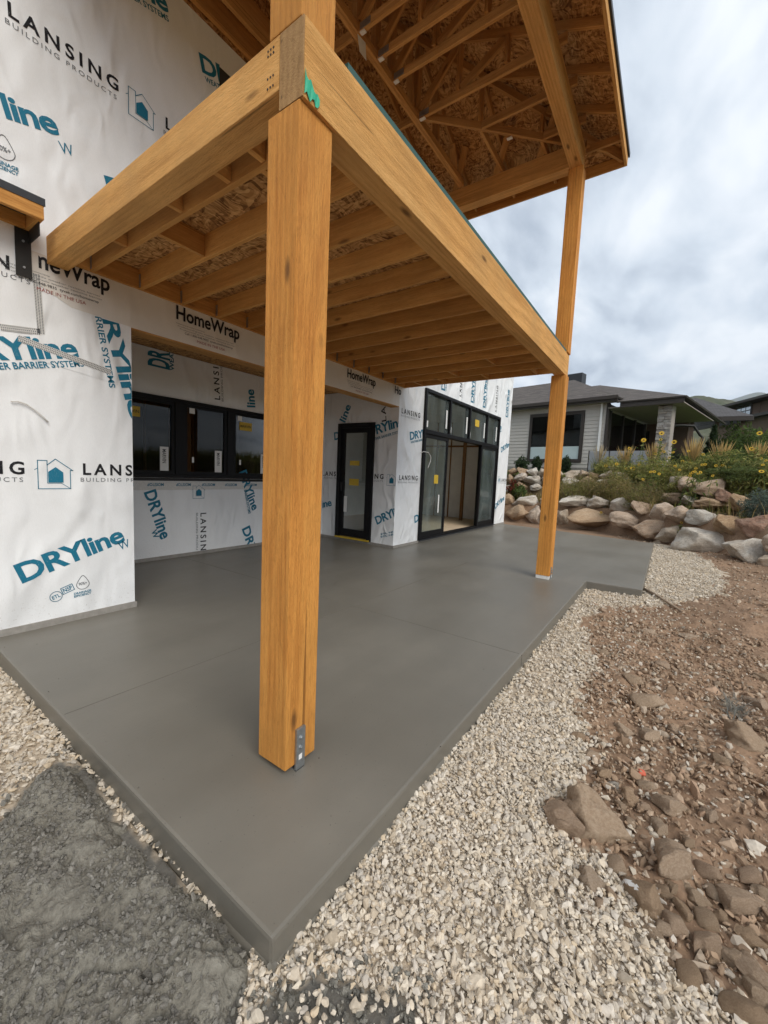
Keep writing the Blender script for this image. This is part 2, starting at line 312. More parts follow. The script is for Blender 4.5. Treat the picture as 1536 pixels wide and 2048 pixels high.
M['boulder_pale'] = rock_mat('pale_boulder', [(.68, .64, .57), (.64, .58, .50), (.70, .65, .57)], 1.8, (.50, .45, .38), .15)
M['boulder_tan'] = rock_mat('tan_boulder', [(.47, .32, .19), (.50, .36, .23), (.46, .33, .22)], 1.6, (.44, .34, .24), .2)
M['boulder_red'] = rock_mat('red_boulder', [(.38, .20, .14), (.40, .24, .17)], 1.6, (.40, .30, .23), .25)
M['red_chip'] = plain('red_plastic_chip', (.62, .13, .07), .6, 20, .3, .3); M['wood_stick'] = plain('weathered_stick', (.34, .26, .19), .9, 12, .5, .5)
M['cable'] = plain('white_cable', (.72, .71, .68), .5, 10, .1, .02)
# ------------------------------------------------------------------ lettering (flat print on the wrap)
_fc = {}
def glyphs(text, bold=0., spacing=1.):
    k = (text, bold, spacing)
    if k not in _fc:
        cu = bpy.data.curves.new('t', 'FONT'); cu.body = text; cu.offset = bold; cu.space_character = spacing; cu.resolution_u = 3
        ob = bpy.data.objects.new('t', cu); COL.objects.link(ob); dg = bpy.context.evaluated_depsgraph_get()
        me = bpy.data.meshes.new_from_object(ob.evaluated_get(dg)); bpy.data.objects.remove(ob)
        V = np.empty(len(me.vertices)*3, np.float32); me.vertices.foreach_get('co', V); V = V.reshape(-1, 3)
        F = [tuple(p.vertices) for p in me.polygons]; bpy.data.meshes.remove(me)
        x0, x1 = V[:, 0].min(), V[:, 0].max(); V = V.copy(); V[:, 0] = (V[:, 0]-x0)/(x1-x0); _fc[k] = (V, F)
    return _fc[k]
_FLAT = {'F': ((1, 0, 0), (0, 0, 1), (0, -1, 0)), 'D': ((0, -1, 0), (0, 0, 1), (-1, 0, 0))}
def put_mesh(name, V2, F, P0, e1, e2, nrm, m, parent, clip=(), off=.003):
    P0, e1, e2, nrm = [np.asarray(a, float) for a in (P0, e1, e2, nrm)]
    V = V2[:, :1]*e1+V2[:, 1:2]*e2; me = bpy.data.meshes.new(name); me.from_pydata([tuple(v) for v in V], [], F)
    if clip:
        bm = bmesh.new(); bm.from_mesh(me)
        for co, no in clip:
            bmesh.ops.bisect_plane(bm, geom=bm.verts[:]+bm.edges[:]+bm.faces[:], plane_co=Vector(np.asarray(co)-P0), plane_no=Vector(no), clear_outer=True)
        if not bm.faces: bm.free(); bpy.data.meshes.remove(me); return None
        bm.to_mesh(me); bm.free()
    o = link(name, me, m); o.location = Vector(P0+nrm*off)
    if parent is not None:
        pm = world(parent); o.parent = parent; o.matrix_parent_inverse = pm.inverted()
    return o
def lettering(text, flat, P0, P1, cap, m, parent, bold=.0, spacing=1., clip=(), off=.003):
    """text from baseline point P0 to P1 (3-D) on a wall, capital height cap metres"""
    V, F = glyphs(text, bold, spacing); n = np.asarray(_FLAT[flat][2], float)
    e1 = np.asarray(P1, float)-np.asarray(P0, float); w = np.linalg.norm(e1); e2 = np.cross(n, e1/w)
    V2 = V[:, :2].copy(); V2[:, 1] /= .69
    return put_mesh('lettering', V2, F, P0, e1, e2*cap, n, m, parent, clip, off)
def strip(pts, w):
    """2-D outline polyline of width w as quads"""
    V = []; F = []
    for a, b in zip(pts[:-1], pts[1:]):
        a, b = np.array(a, float), np.array(b, float); d = (b-a)/np.linalg.norm(b-a); n = np.array([-d[1], d[0]])*w/2; a = a-d*w/2; b = b+d*w/2; i = len(V)
        V += [a-n, b-n, b+n, a+n]; F.append((i, i+1, i+2, i+3))
    return V, F
def logo(flat, P, size, parent, clip=(), rot=0):
    """outlined house mark with a small solid house in it"""
    e1, e2, n = [np.asarray(a, float) for a in _FLAT[flat]]
    if rot: e1, e2 = e1*math.cos(rot)+e2*math.sin(rot), -e1*math.sin(rot)+e2*math.cos(rot)
    V, F = strip([(.08, .02), (.08, .92), (.32, .92), (.32, .78), (.54, .98), (1.0, .62), (.93, .62), (.93, .02), (.08, .02)], .022)
    for pl in ([(.32, .78), (.32, .2), (.68, .2), (.93, .02)], [(.0, .62), (.08, .68)]):
        v, f = strip(pl, .016); k = len(V); V += v; F += [tuple(i+k for i in q) for q in f]
    k = len(V); V += [np.array(p) for p in ((.34, .22), (.74, .22), (.74, .55), (.54, .72), (.34, .56))]; F.append(tuple(range(k, k+5)))
    put_mesh('printed_logo', np.array(V)*size, F, P, e1, e2, n, M['blue'], parent, clip)
def up_dir(flat, ang):
    e1, e2, _ = [np.asarray(a, float) for a in _FLAT[flat]]; return e1*math.cos(ang)+e2*math.sin(ang), -e1*math.sin(ang)+e2*math.cos(ang)
DRY_W, TILT = .86, math.radians(19)
def dryline(flat, P0, parent, sub=None, ang=TILT, k=1., end=False, clip=()):
    d, u = up_dir(flat, ang); P0 = np.asarray(P0, float)
    if end: P0 = P0-d*DRY_W*k
    lettering('DRYline', flat, P0, P0+d*DRY_W*k, .155*k, M['blue'], parent, .028, .93, clip)
    if sub == 'W': lettering('W', flat, P0+d*.83*k-u*.125*k, P0+d*.93*k-u*.125*k, .085*k, M['blue'], parent, 0, 1, clip)
    elif sub: lettering(sub, flat, P0+d*.02*k-u*.075*k, P0+d*.84*k-u*.075*k, .045*k, M['blue'], parent, .02, 1, clip)
def lansing(flat, P0, parent, w=.75, end=False, ang=0, clip=(), sub=True):
    d, u = up_dir(flat, ang); P0 = np.asarray(P0, float); P0 = P0-d*w if end else P0; k = w/.75
    lettering('LANSING', flat, P0, P0+d*w, .10*k, M['black'], parent, .024, 1.4, clip)
    if sub: lettering('BUILDING PRODUCTS', flat, P0-d*.02-u*.065*k, P0+d*w*.985-u*.065*k, .036*k, M['grey'], parent, 0, 1.35, clip)
WBS = 'WEATHER BARRIER SYSTEMS'

# ------------------------------------------------------------------ main dimensions (metres)
YF, YR, XC, X1, X3 = 4.412, 6.361, 6.69, 1.899, 13.3
ZS = 3.157                       # underside of the deck joists
# ------------------------------------------------------------------ patio slab
slab_poly = [(.772, .896), (6.69, .900), (6.73, .185), (12.45, .20), (13.2, YF+.02), (XC+.02, YF+.02), (XC+.02, YR+.05), (X1-.02, YR+.05), (X1-.02, YF+.02), (.79, YF+.02)]
sl_ = MB().prism(slab_poly, -.125, 0)
tag(sl_.build('patio_slab', M['concrete'], bevel=.014), kind='structure')
oz = MB(); pr_ = None
def ooze(P0, P1, nrm, seed):
    n = int(np.linalg.norm(np.subtract(P1, P0))/.035); v = []; tt = np.linspace(0, 1, n); pr = np.clip(.002+.04*fbm(tt*n*.11, tt*0+seed, 3, seed), .001, .05); zt = -.095-.03*vnoise(tt*n*.15, tt*0, seed+4)
    m = MB()
    for i in range(n): p = np.array(P0)*(1-tt[i])+np.array(P1)*tt[i]; m.v += [(p[0]-nrm[0]*.01, p[1]-nrm[1]*.01, zt[i]+.012), (p[0]+nrm[0]*pr[i]*.6, p[1]+nrm[1]*pr[i]*.6, zt[i]), (p[0]+nrm[0]*pr[i]*1.3, p[1]+nrm[1]*pr[i]*1.3, -.15)]
    for i in range(n-1):
        for j in range(2): a = i*3+j; m.f.append((a, a+3, a+4, a+1))
    tag(m.build('slab_footing', M['concrete'], smooth=True), kind='structure')
ooze((.76, .896), (6.68, .90), (0, -1), 3); ooze((.774, .88), (.788, 4.3), (-1, 0), 5)
# ------------------------------------------------------------------ the new house
H = empty('new_house', (1, YF, 0), 'new house under construction covered in white printed house wrap, black windows and door', 'house')
T = .15
wl = MB().box((-7, YF, .055), (X1, YF+T, ZS)).build('front_wall', M['wrap'], H)
box('foundation', (-7, YF-.022, -.4), (X1+.012, YF+.1, .055), M['found'], H)
box('foundation', (X1+.1, YR-.02, -.4), (XC+.1, YR+.1, .05), M['found'], H); box('foundation', (XC-.02, YF-.022, -.4), (XC+.1, YR-.02, .05), M['found'], H)
box('foundation', (XC+.1, YF-.022, -.4), (X3+.02, YF+.1, .05), M['found'], H)
hd = box('header', (X1, YF, 2.783), (XC, YF+.20, ZS), M['homewrap'], H)
box('header_underside', (X1, YF+.004, 2.770), (XC, YF+.196, 2.783), M['truss'], H)
hs = MB().quad((1.15, YF-.004, 2.93), (1.42, YF-.004, 2.80), (X1, YF-.004, 2.785), (X1, YF-.004, ZS), (1.15, YF-.004, ZS)).build('header_wrap_strip', M['homewrap'], H)
# patched wrap above the corner of the recess and its stitched tape
MB().quad((1.14, YF-.003, 2.30), (X1, YF-.003, 2.20), (X1, YF-.003, 2.786), (1.42, YF-.003, 2.80), (1.15, YF-.003, 2.92)).build('wrap_patch', M['wrap_loose'], wl)
def tape(P0, P1, w, parent):
    P0, P1 = np.array(P0, float), np.array(P1, float); d = P1-P0; ln = np.linalg.norm(d); d /= ln; u = np.cross([0, -1, 0], d); m = MB(); n = int(ln/.012)
    for i in range(n):
        for j in range(3):
            a = P0+d*(i+.15*(j % 2))*ln/n+u*w*(j/3-.5)+np.array([0, -.006, 0]); m.quad(a, a+d*.007+u*.004, a+d*.008+u*w*.26, a+d*.001+u*w*.22)
    b = MB().quad(P0-u*w/2+np.array([0, -.005, 0]), P1-u*w/2+np.array([0, -.005, 0]), P1+u*w/2+np.array([0, -.005, 0]), P0+u*w/2+np.array([0, -.005, 0])).build('seam_tape', M['tape'], parent)
    m.build('tape_print', M['grey'], parent)
FP = lambda x, y: PY(x, y, YF)
tape(FP(72, 548), FP(82, 668), .05, H); tape(FP(0, 654), FP(80, 664), .05, H); tape(FP(36, 676), FP(222, 745), .05, H)
up = box('upper_wall', (-7, YF, ZS), (6.9, YF+T, 6.10), M['wrap'], H)
box('sheathing', (-7, YF+.01, 6.10), (6.9, YF+T, 7.7), M['osb'], H)
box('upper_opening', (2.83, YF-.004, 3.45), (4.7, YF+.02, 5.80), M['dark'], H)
rb = MB()
WX0, WX1, WZ0, WZ1 = 2.36, 5.30, 1.27, 2.49
for a, b in (((X1, .05), (WX0, ZS)), ((WX1, .05), (XC, ZS)), ((WX0, .05), (WX1, WZ0)), ((WX0, WZ1), (WX1, ZS))): rb.box((a[0], YR, a[1]), (b[0], YR+T, b[1]))
rb = rb.build('recess_wall', M['wrap'], H)
box('recess_side_wall', (X1-.12, YF+T, .055), (X1-.001, YR+T, ZS), M['wrap'], H)
box('recess_ceiling', (X1-.1, YF+.201, ZS+.01), (XC+.15, YR+.4, ZS+.03), M['osb'], H)
dwb = MB()
DY0, DY1, DZ = 4.965, 5.935, 2.50
for a, b in (((YF+T, .05), (DY0, ZS)), ((DY1, .05), (YR, ZS)), ((DY0, DZ), (DY1, ZS))): dwb.box((XC, a[0], a[1]), (XC+T, b[0], b[1]))
dwl = dwb.build('door_wall', M['wrap_loose'], H)
SX0, SX1, SZ1 = 7.64, 12.25, 3.32
fb = MB()
for a, b in (((XC, .05), (SX0, ZS)), ((SX1, .05), (X3, ZS)), ((SX0, SZ1), (SX1, 5.0)), ((XC, ZS), (SX0, 5.0)), ((SX1, ZS), (X3, 5.0))): fb.box((a[0], YF, a[1]), (b[0], YF+T, b[1]))
fw = fb.build('glazed_wall', M['wrap_loose'], H)
box('side_wall', (X3-T, YF+T, .05), (X3, 14, 5.0), M['wrap'], H)
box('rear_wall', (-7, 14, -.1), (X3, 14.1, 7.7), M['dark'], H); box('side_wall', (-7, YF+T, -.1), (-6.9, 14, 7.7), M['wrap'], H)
box('flat_roof', (6.9, YF+.02, 5.0), (X3+.2, 14.1, 5.1), M['flash'], H); box('upper_ceiling', (-7, YF+T, 7.7), (7, 14.1, 7.8), M['flash'], H)
box('side_wall', (6.8, YF+T, 5.1), (6.9, 14, 7.7), M['wrap'], H)
# rooms behind the glass
box('floor_deck', (XC+.1, YF+T, .02), (X3-T-.03, 13.9, .05), M['subfloor'], H); box('room_ceiling', (XC+.1, YF+T, 3.36), (X3-T, 13.9, 3.40), M['drywall'], H)
iw = box('interior_wall', (X3-T-.035, YF+T+.01, .05), (X3-T-.005, 13.9, 3.36), M['drywall'], H)
for k in range(14): box('stud', (X3-T-.055, YF+.3+k*.55, .05), (X3-T-.035, YF+.34+k*.55, 3.36), M['studs'], iw)
box('blocking', (X3-T-.053, YF+.35, 2.50), (X3-T-.035, 12, 2.56), M['studs'], iw); box('interior_wall', (XC+.16, 8.6, .05), (X3-T-.04, 8.65, 3.35), M['drywall'], H)
box('stud_post', (X3-.95, 5.5, .05), (X3-.86, 5.59, 3.36), M['studs'], H)
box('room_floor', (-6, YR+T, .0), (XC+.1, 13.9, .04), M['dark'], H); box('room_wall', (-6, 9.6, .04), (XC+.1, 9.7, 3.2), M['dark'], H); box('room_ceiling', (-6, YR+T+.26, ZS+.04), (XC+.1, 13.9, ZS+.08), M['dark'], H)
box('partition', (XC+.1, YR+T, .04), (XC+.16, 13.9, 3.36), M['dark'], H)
for k in range(8): box('stud', (1.6+k*.55, 9.55, .04), (1.64+k*.55, 9.6, 3.1), M['studs'], H)
# window in the recess
def sticker(P, w, h, text, flat, parent, m='yellow', tm='black', bold=.01):
    e1, e2, n = [np.asarray(a, float) for a in _FLAT[flat]]; P = np.asarray(P, float)
    o = put_mesh('sticker', np.array([(0, 0), (w, 0), (w, h), (0, h)]), [(0, 1, 2, 3)], P, e1, e2, n, M[m], parent, off=.004)
    if text:
        if h > w: lettering(text, flat, P+e1*w*.28+e2*h*.9, P+e1*w*.28+e2*h*.35, w*.42, M[tm], parent, bold, off=.006)
        else: lettering(text, flat, P+e1*w*.06+e2*h*.36, P+e1*w*.94+e2*h*.36, h*.30, M[tm], parent, bold, off=.006)
wn = MB(); f_ = .055
wn.box((WX0, YR-.03, WZ0), (WX1, YR+.1, WZ0+f_)); wn.box((WX0, YR-.03, WZ1-f_), (WX1, YR+.1, WZ1)); wn.box((WX0, YR-.03, WZ0+f_), (WX0+f_, YR+.1, WZ1-f_)); wn.box((WX1-f_, YR-.03, WZ0+f_), (WX1, YR+.1, WZ1-f_))
lites = [(2.45, 3.345), (3.49, 4.255), (4.375, 5.2)]
for a, b in ((3.345, 3.49), (4.255, 4.375)): wn.box((a, YR-.028, WZ0+f_), (b, YR+.1, WZ1-f_))
wo_ = wn.build('window', M['frame'], H, .006)
for i, (a, b) in enumerate(lites):
    a += .035; b -= .035; sa = MB(); z0, z1 = WZ0+f_, WZ1-f_
    sa.box((a-.035, YR-.01, z0), (a+.02, YR+.03, z1)); sa.box((b-.02, YR-.01, z0), (b+.035, YR+.03, z1)); sa.box((a+.02, YR-.01, z0), (b-.02, YR+.03, z0+.05)); sa.box((a+.02, YR-.01, z1-.05), (b-.02, YR+.03, z1)); sa.build('sash', M['frame'], wo_)
    MB().quad((a, YR+.008, z0), (b, YR+.008, z0), (b, YR+.008, z1), (a, YR+.008, z1)).build('pane', M['glass'], wo_)
    if i != 1: sticker((a+.10, YR+.004, 2.14), .26, .145, 'MARVIN', 'F', wo_)
    sticker((a+.06, YR+.004, 2.30), .09, .10, None, 'F', wo_, 'white'); sticker((b-.19, YR+.004, 1.36), .13, .38, 'MARVIN', 'F', wo_, 'white')
    sticker((a+.10, YR+.004, 1.52), .035, .09, None, 'F', wo_, 'white')
box('sill_flashing', (WX0-.1, YR-.006, WZ0-.05), (WX1+.1, YR-.002, WZ0-.005), M['steel_black'], wo_); box('flashing_tape', (X1+.05, YR-.004, WZ0-.19), (XC-.05, YR-.002, WZ0-.055), M['tape'], H)
for k in range(7):
    x = 2.5+k*.43; lettering('MOISTOP', 'F', (x+.24, YR-.005, WZ0-.085), (x, YR-.005, WZ0-.085), .045, M['blue'], rb, .02)
# door in the recess end wall
dr = MB()
for a, b in (((DY0, .06), (DY0+.10, DZ)), ((DY1-.10, .06), (DY1, DZ)), ((DY0+.1, DZ-.1), (DY1-.1, DZ))): dr.box((XC-.045, a[0], a[1]), (XC+.12, b[0], b[1]))
dr = dr.build('door', M['frame'], H, .006)
lf = MB(); a, b = DY0+.10, DY1-.10
lf.box((XC-.02, a, .10), (XC+.03, a+.09, DZ-.1)); lf.box((XC-.02, b-.09, .10), (XC+.03, b, DZ-.1)); lf.box((XC-.02, a+.09, .10), (XC+.03, b-.09, .26)); lf.box((XC-.02, a+.09, DZ-.2), (XC+.03, b-.09, DZ-.1)); lf.build('door_leaf', M['frame'], dr)
MB().quad((XC+.003, b-.09, .26), (XC+.003, a+.09, .26), (XC+.003, a+.09, DZ-.2), (XC+.003, b-.09, DZ-.2)).build('pane', M['glass_dark'], dr)
box('sill', (XC-.07, DY0+.02, .055), (XC+.1, DY1-.02, .085), M['yellow'], dr)
box('handle', (XC-.065, b-.065, 1.08), (XC-.02, b-.035, 1.26), M['steel_black'], dr, .005)
for z in (1.62, 1.20): sticker((XC-.002, 5.60, z), .26, .10 if z > 1.5 else .14, None, 'D', dr)
sticker((XC-.002, 5.73, .62), .09, .34, None, 'D', dr, 'white')
# glazed opening: transom lites over a sliding door
gd = MB(); zt0, zt1 = 2.38, 2.47
for a, b in (((SX0, .06), (SX0+.07, SZ1)), ((SX1-.07, .06), (SX1, SZ1)), ((SX0+.07, SZ1-.07), (SX1-.07, SZ1)), ((SX0+.07, zt0), (SX1-.07, zt1)), ((SX0+.07, .06), (SX1-.07, .10))): gd.box((a[0], YF-.05, a[1]), (b[0], YF+.12, b[1]))
gd = gd.build('sliding_door', M['frame'], H, .005)
mul = [SX0+.07]+[PY(px_, 860, YF)[0] for px_ in (897, 937, 972)]+[SX1-.07]
for i in range(4):
    a, b = mul[i], mul[i+1]
    if i: box('mullion', (a-.035, YF-.045, zt1), (a+.035, YF+.1, SZ1-.07), M['frame'], gd)
    MB().quad((a, YF+.01, zt1), (b, YF+.01, zt1), (b, YF+.01, SZ1-.07), (a, YF+.01, SZ1-.07)).build('transom_pane', M['glass_dusty'], gd)
    sticker((b-.17, YF, zt1+.12), .07, .42, None, 'F', gd, 'white'); sticker((a+.08, YF, zt1+.05), .06, .14, None, 'F', gd, 'white')
sticker((mul[2]+.4, YF, 2.85), .28, .18, None, 'F', gd)
def leaf(x0, x1, y):
    m = MB(); s = .075
    m.box((x0, y, .10), (x0+s, y+.04, zt0)); m.box((x1-s, y, .10), (x1, y+.04, zt0)); m.box((x0+s, y, .10), (x1-s, y+.04, .22)); m.box((x0+s, y, zt0-.08), (x1-s, y+.04, zt0)); m.build('door_leaf', M['frame'], gd)
    MB().quad((x0+s, y+.02, .22), (x1-s, y+.02, .22), (x1-s, y+.02, zt0-.08), (x0+s, y+.02, zt0-.08)).build('pane', M['glass_dusty'], gd)
leaf(SX0+.07, 8.86, YF-.02); leaf(10.95, SX1-.07, YF-.02); leaf(11.0, SX1-.07, YF+.03); leaf(11.05, SX1-.07, YF+.08)
sticker((8.25, YF-.005, 1.30), .2, .2, None, 'F', gd); sticker((8.5, YF-.005, .62), .06, .42, None, 'F', gd, 'white')
box('sill_track', (SX0, YF-.09, .051), (SX1, YF+.1, .062), M['flash'], gd)

# ---- the print on the wrap
cR = [((X1-.004, YF, 0), (1, 0, 0))]
lettering('LANSING', 'F', FP(16, 31), FP(237, 184), .10, M['black'], up, .024, 1.4); lettering('BUILDING PRODUCTS', 'F', FP(10, 45), FP(233, 200), .036, M['grey'], up, 0, 1.35)
logo('F', (1.885, YF, 4.69), .26, up); lansing('F', FP(331, 256), up)
P = FP(120, 272); dryline('F', P, up, 'W', math.radians(15), end=True)
dryline('F', FP(338, 27), up, WBS, math.radians(15), end=True); dryline('F', FP(404, 143), up, WBS, math.radians(15), clip=[((2.83, YF, 0), (1, 0, 0))])
dryline('F', FP(218, 392), up, WBS, math.radians(15))
def drop(flat, P, h, parent, text=True):
    e1, e2, n = [np.asarray(a, float) for a in _FLAT[flat]]; pts = [(.5*h*.78*math.sin(t)*(1-.42*max(0, -math.cos(t))**1.5), h*.38-h*.38*math.cos(t) if math.cos(t) > 0 else h*.38+h*.62*abs(math.cos(t))**1.3) for t in np.linspace(0, 2*math.pi, 25)]
    V, F = strip(pts, .005); put_mesh('printed_logo', np.array(V), F, P, e1, e2, n, M['grey'], parent)
    if text:
        P = np.asarray(P, float); lettering('90%+', flat, P-e1*h*.25+e2*h*.3, P+e1*h*.25+e2*h*.34, h*.2, M['grey'], parent, .02)
        lettering('DRAINAGE', flat, P-e1*h*.55-e2*h*.32, P+e1*h*.5-e2*h*.25, h*.15, M['blue'], parent, .03); lettering('EFFICIENCY', flat, P-e1*h*.55-e2*h*.52, P+e1*h*.5-e2*h*.45, h*.15, M['blue'], parent, .03)
drop('F', FP(8, 318), .17, up)
# lower left wall
lansing('F', FP(63, 554), wl, end=True); lansing('F', FP(49, 948), wl, end=True); logo('F', (1.125, YF, 1.215), .27, wl); lansing('F', FP(166, 949), wl, clip=cR)
d_, _ = up_dir('F', TILT)
lettering('DRYline', 'F', FP(44, 1166), FP(251, 1081), .165, M['blue'], wl, .028, .93); lettering('W', 'F', FP(240, 1101), FP(261, 1093), .085, M['blue'], wl, 0, 1, cR)
P = FP(168, 733); Q = FP(0, 739); dd = (P-Q)/np.linalg.norm(P-Q); lettering('DRYline', 'F', FP(128, 716)-dd*.74, FP(128, 716)+dd*.12, .165, M['blue'], wl, .028, .93, off=.0045); lettering(WBS, 'F', P-dd*.82, P, .05, M['blue'], wl, .02, off=.0045)
A, B = FP(197, 612), FP(262, 838); lettering('DRYline', 'F', A-(B-A)*.18, B, .13, M['blue'], wl, .028, .93, cR+[((0, YF, 2.785), (0, 0, 1))], .0045); A2, B2 = FP(188, 625), FP(212, 742); lettering('WEATHER BARRIER SYSTEMS', 'F', A2-(B2-A2)*1.1, B2+(B2-A2)*.3, .05, M['blue'], wl, .02, 1, cR+[((1.15, YF, 0), (-1, 0, 0)), ((0, YF, 2.79), (0, 0, 1))], .0045)
P = FP(112, 1193); e1, e2 = up_dir('F', TILT)
V, F = strip([(.045*math.cos(t), .045*math.sin(t)) for t in np.linspace(0, 2*math.pi, 25)], .005); put_mesh('printed_logo', np.array(V), F, P, e1, e2, (0, -1, 0), M['blue'], wl); lettering('ETL', 'F', P-e1*.03-e2*.016, P+e1*.03-e2*.016, .032, M['blue'], wl, .02)
P = FP(135, 1178); V, F = strip([(-.045, -.03), (.045, -.03), (.045, .03), (-.045, .03), (-.045, -.03)], .006); put_mesh('printed_logo', np.array(V), F, P, e1, e2, (0, -1, 0), M['blue'], wl); lettering('NSP', 'F', P-e1*.035-e2*.018, P+e1*.035-e2*.018, .038, M['blue'], wl, .02)
drop('F', FP(166, 1178), .13, wl)
# header print
A, B = FP(352, 637), FP(478, 673); hw = np.linalg.norm(B-A); X_ = np.array([1., 0, 0])
def homewrap(P, text='HomeWrap', w=None, clip=()):
    P = np.asarray(P, float); P[1] = YF-.004; lettering(text, 'F', P, P+X_*(w or hw), .135, M['black'], H, .022, 1, clip)
    if w: return
    for i, (a, b) in enumerate(((.0, .42), (.02, .9), (.05, .92))): lettering('Professional grade weather resistive barrier', 'F', P+X_*hw*a-np.array([0, 0, .05+.025*i]), P+X_*hw*b-np.array([0, 0, .05+.025*i]), .012, M['grey'], H)
    lettering('Call 1-800-448-9835  tyvek.com/homewrap', 'F', P+X_*hw*.12-np.array([0, 0, .135]), P+X_*hw*.88-np.array([0, 0, .135]), .022, M['black'], H); lettering('MADE IN THE USA', 'F', P+X_*hw*.3-np.array([0, 0, .185]), P+X_*hw*.75-np.array([0, 0, .185]), .028, M['red'], H)
homewrap(FP(219, 584)-X_*hw, clip=[((1.2, YF, 0), (-1, 0, 0))]); homewrap(A); homewrap(FP(694, 754)); homewrap(FP(789, 786), 'Ho', .22)
# recess wall print
RP = lambda x, y: PY(x, y, YR-.002)
def vert(text, px0, px1, cap, m='blue', bold=.028, fn=RP, par=rb, flat='F', sp=1.): 
    lettering(text, flat, fn(*px0), fn(*px1), cap, M[m], par, bold, sp)
vert('DR', (338, 740), (338, 706), .30); vert('WEAT', (348, 742), (346, 700), .06); vert('LANSI', (440, 800), (437, 735), .10, 'black', .012, sp=1.4); vert('BUILDING PROD', (447, 803), (444, 730), .035, 'grey', 0); vert('line', (510, 815), (507, 779), .17)
vert('DRYline', (288, 985), (322, 1080), .17); vert('W', (302, 1062), (308, 1078), .08); vert('LANSIN', (401, 1026), (401, 1101), .10, 'black', .012, sp=1.4); vert('BUILDING PRODU', (392, 1026), (392, 1100), .035, 'grey', 0); logo('F', (3.62, YR-.002, .93), .23, rb)
vert('DRYline', (478, 945), (505, 1022), .16); vert('BARRIER SYSTEMS', (488, 980), (497, 1028), .05); vert('DRY', (484, 1058), (500, 1110), .17)
# door wall print
DP = lambda x, y: PX(x, y, XC); cD = [((XC, YF+.004, 0), (0, -1, 0))]; cd1 = [((XC, DY0, 0), (0, 1, 0))]+cD; cd2 = [((XC, DY1, 0), (0, -1, 0))]
lansing('D', DP(645, 951), dwl, .72, clip=cd2); lansing('D', DP(767, 958), dwl, .72, True, clip=cd1); logo('D', DP(772, 971), .24, dwl, cD)
lettering('DRYline', 'D', DP(754, 1049), DP(812, 1022), .16, M['blue'], dwl, .028, .93, cD); lettering('DRYline', 'D', DP(738, 873), DP(808, 850), .18, M['blue'], dwl, .028, .93, cd1)
lettering(WBS, 'D', DP(738, 884), DP(806, 864), .05, M['blue'], dwl, .02, 1, cd1); lettering('D', 'D', DP(669, 880), DP(680, 878), .16, M['blue'], dwl, .028, 1, cd2)
vert('line', (690, 846), (702, 812), .17, fn=DP, par=dwl, flat='D'); vert('LA', (773, 842), (771, 812), .11, 'black', .012, DP, dwl, 'D', 1.3); lettering('DRYline', 'D', DP(664, 1011)+np.array([0, .82, -.2]), DP(664, 1011), .155, M['blue'], dwl, .028, .93, cd2)
vert('LANSING', (648, 850), (646, 790), .10, 'black', .012, DP, dwl, 'D', 1.3)
for i in range(4): lettering('ETL NSP', 'D', DP(762, 1070+i*2.6), DP(793, 1064+i*2.6), .03, M['blue'], dwl, .03, 1, cD) if i % 2 == 0 else None
# column and glazed wall print
cS = [((SX0, YF, 0), (1, 0, 0)), ((XC+.004, YF, 0), (-1, 0, 0))]
lansing('F', FP(803, 826), fw, .72, clip=cS); lansing('F', FP(798, 960), fw, .72, clip=cS); dryline('F', FP(820, 880), fw, WBS, math.radians(12), clip=cS); dryline('F', FP(829, 1046), fw, None, math.radians(12), clip=cS)
lettering('ine', 'F', FP(779, 1037), FP(814, 1022), .16, M['blue'], fw, .028, .93, cS) if False else None
cE = [((X3, YF, 0), (1, 0, 0)), ((SX1, YF, 0), (-1, 0, 0))]
lansing('F', FP(1001, 963), fw, .72, clip=cE); logo('F', FP(995, 966), .22, fw, cE); dryline('F', FP(990, 1018), fw, None, clip=cE); dryline('F', FP(1003, 858), fw, WBS, end=True, clip=cE); dryline('F', FP(1002, 905), fw, None, clip=cE)
for px_, t in ((889, 'DRYline'), (946, 'DRYline'), (970, 'DRYline'), (1016, 'DRYline')): P = FP(px_, 818 if px_ > 900 else 790); lettering(t, 'F', (P[0], YF, 3.42), (P[0], YF, 4.28), .17, M['blue'], fw, .028, .93); lettering(WBS, 'F', (P[0]+.08, YF, 3.42), (P[0]+.08, YF, 4.28), .05, M['blue'], fw, .02)
for px_ in (922, 994): P = FP(px_, 800); lansing('F', (P[0], YF, 3.45), fw, ang=math.pi/2)
# cables stapled to the wrap
def wire(name, pts, r, label):
    tag(MB().tube(pts, r, 6).build(name, M['cable'], smooth=True), label, 'cable')
wire('cable', [FP(x, y)+np.array([0, -.02, 0]) for x, y in ((20, 803), (35, 803), (52, 809), (68, 820), (82, 832), (95, 845))], .006, 'white cable stub poking from the wrap beside the low wall corner')
wire('cable', [FP(x, y)+np.array([0, -.06-.01*i, 0]) for i, (x, y) in enumerate(((835, 906), (842, 903), (850, 905), (854, 912), (853, 922), (848, 932), (846, 936)))], .007, 'white cable looped out of the wrap beside the sliding door')
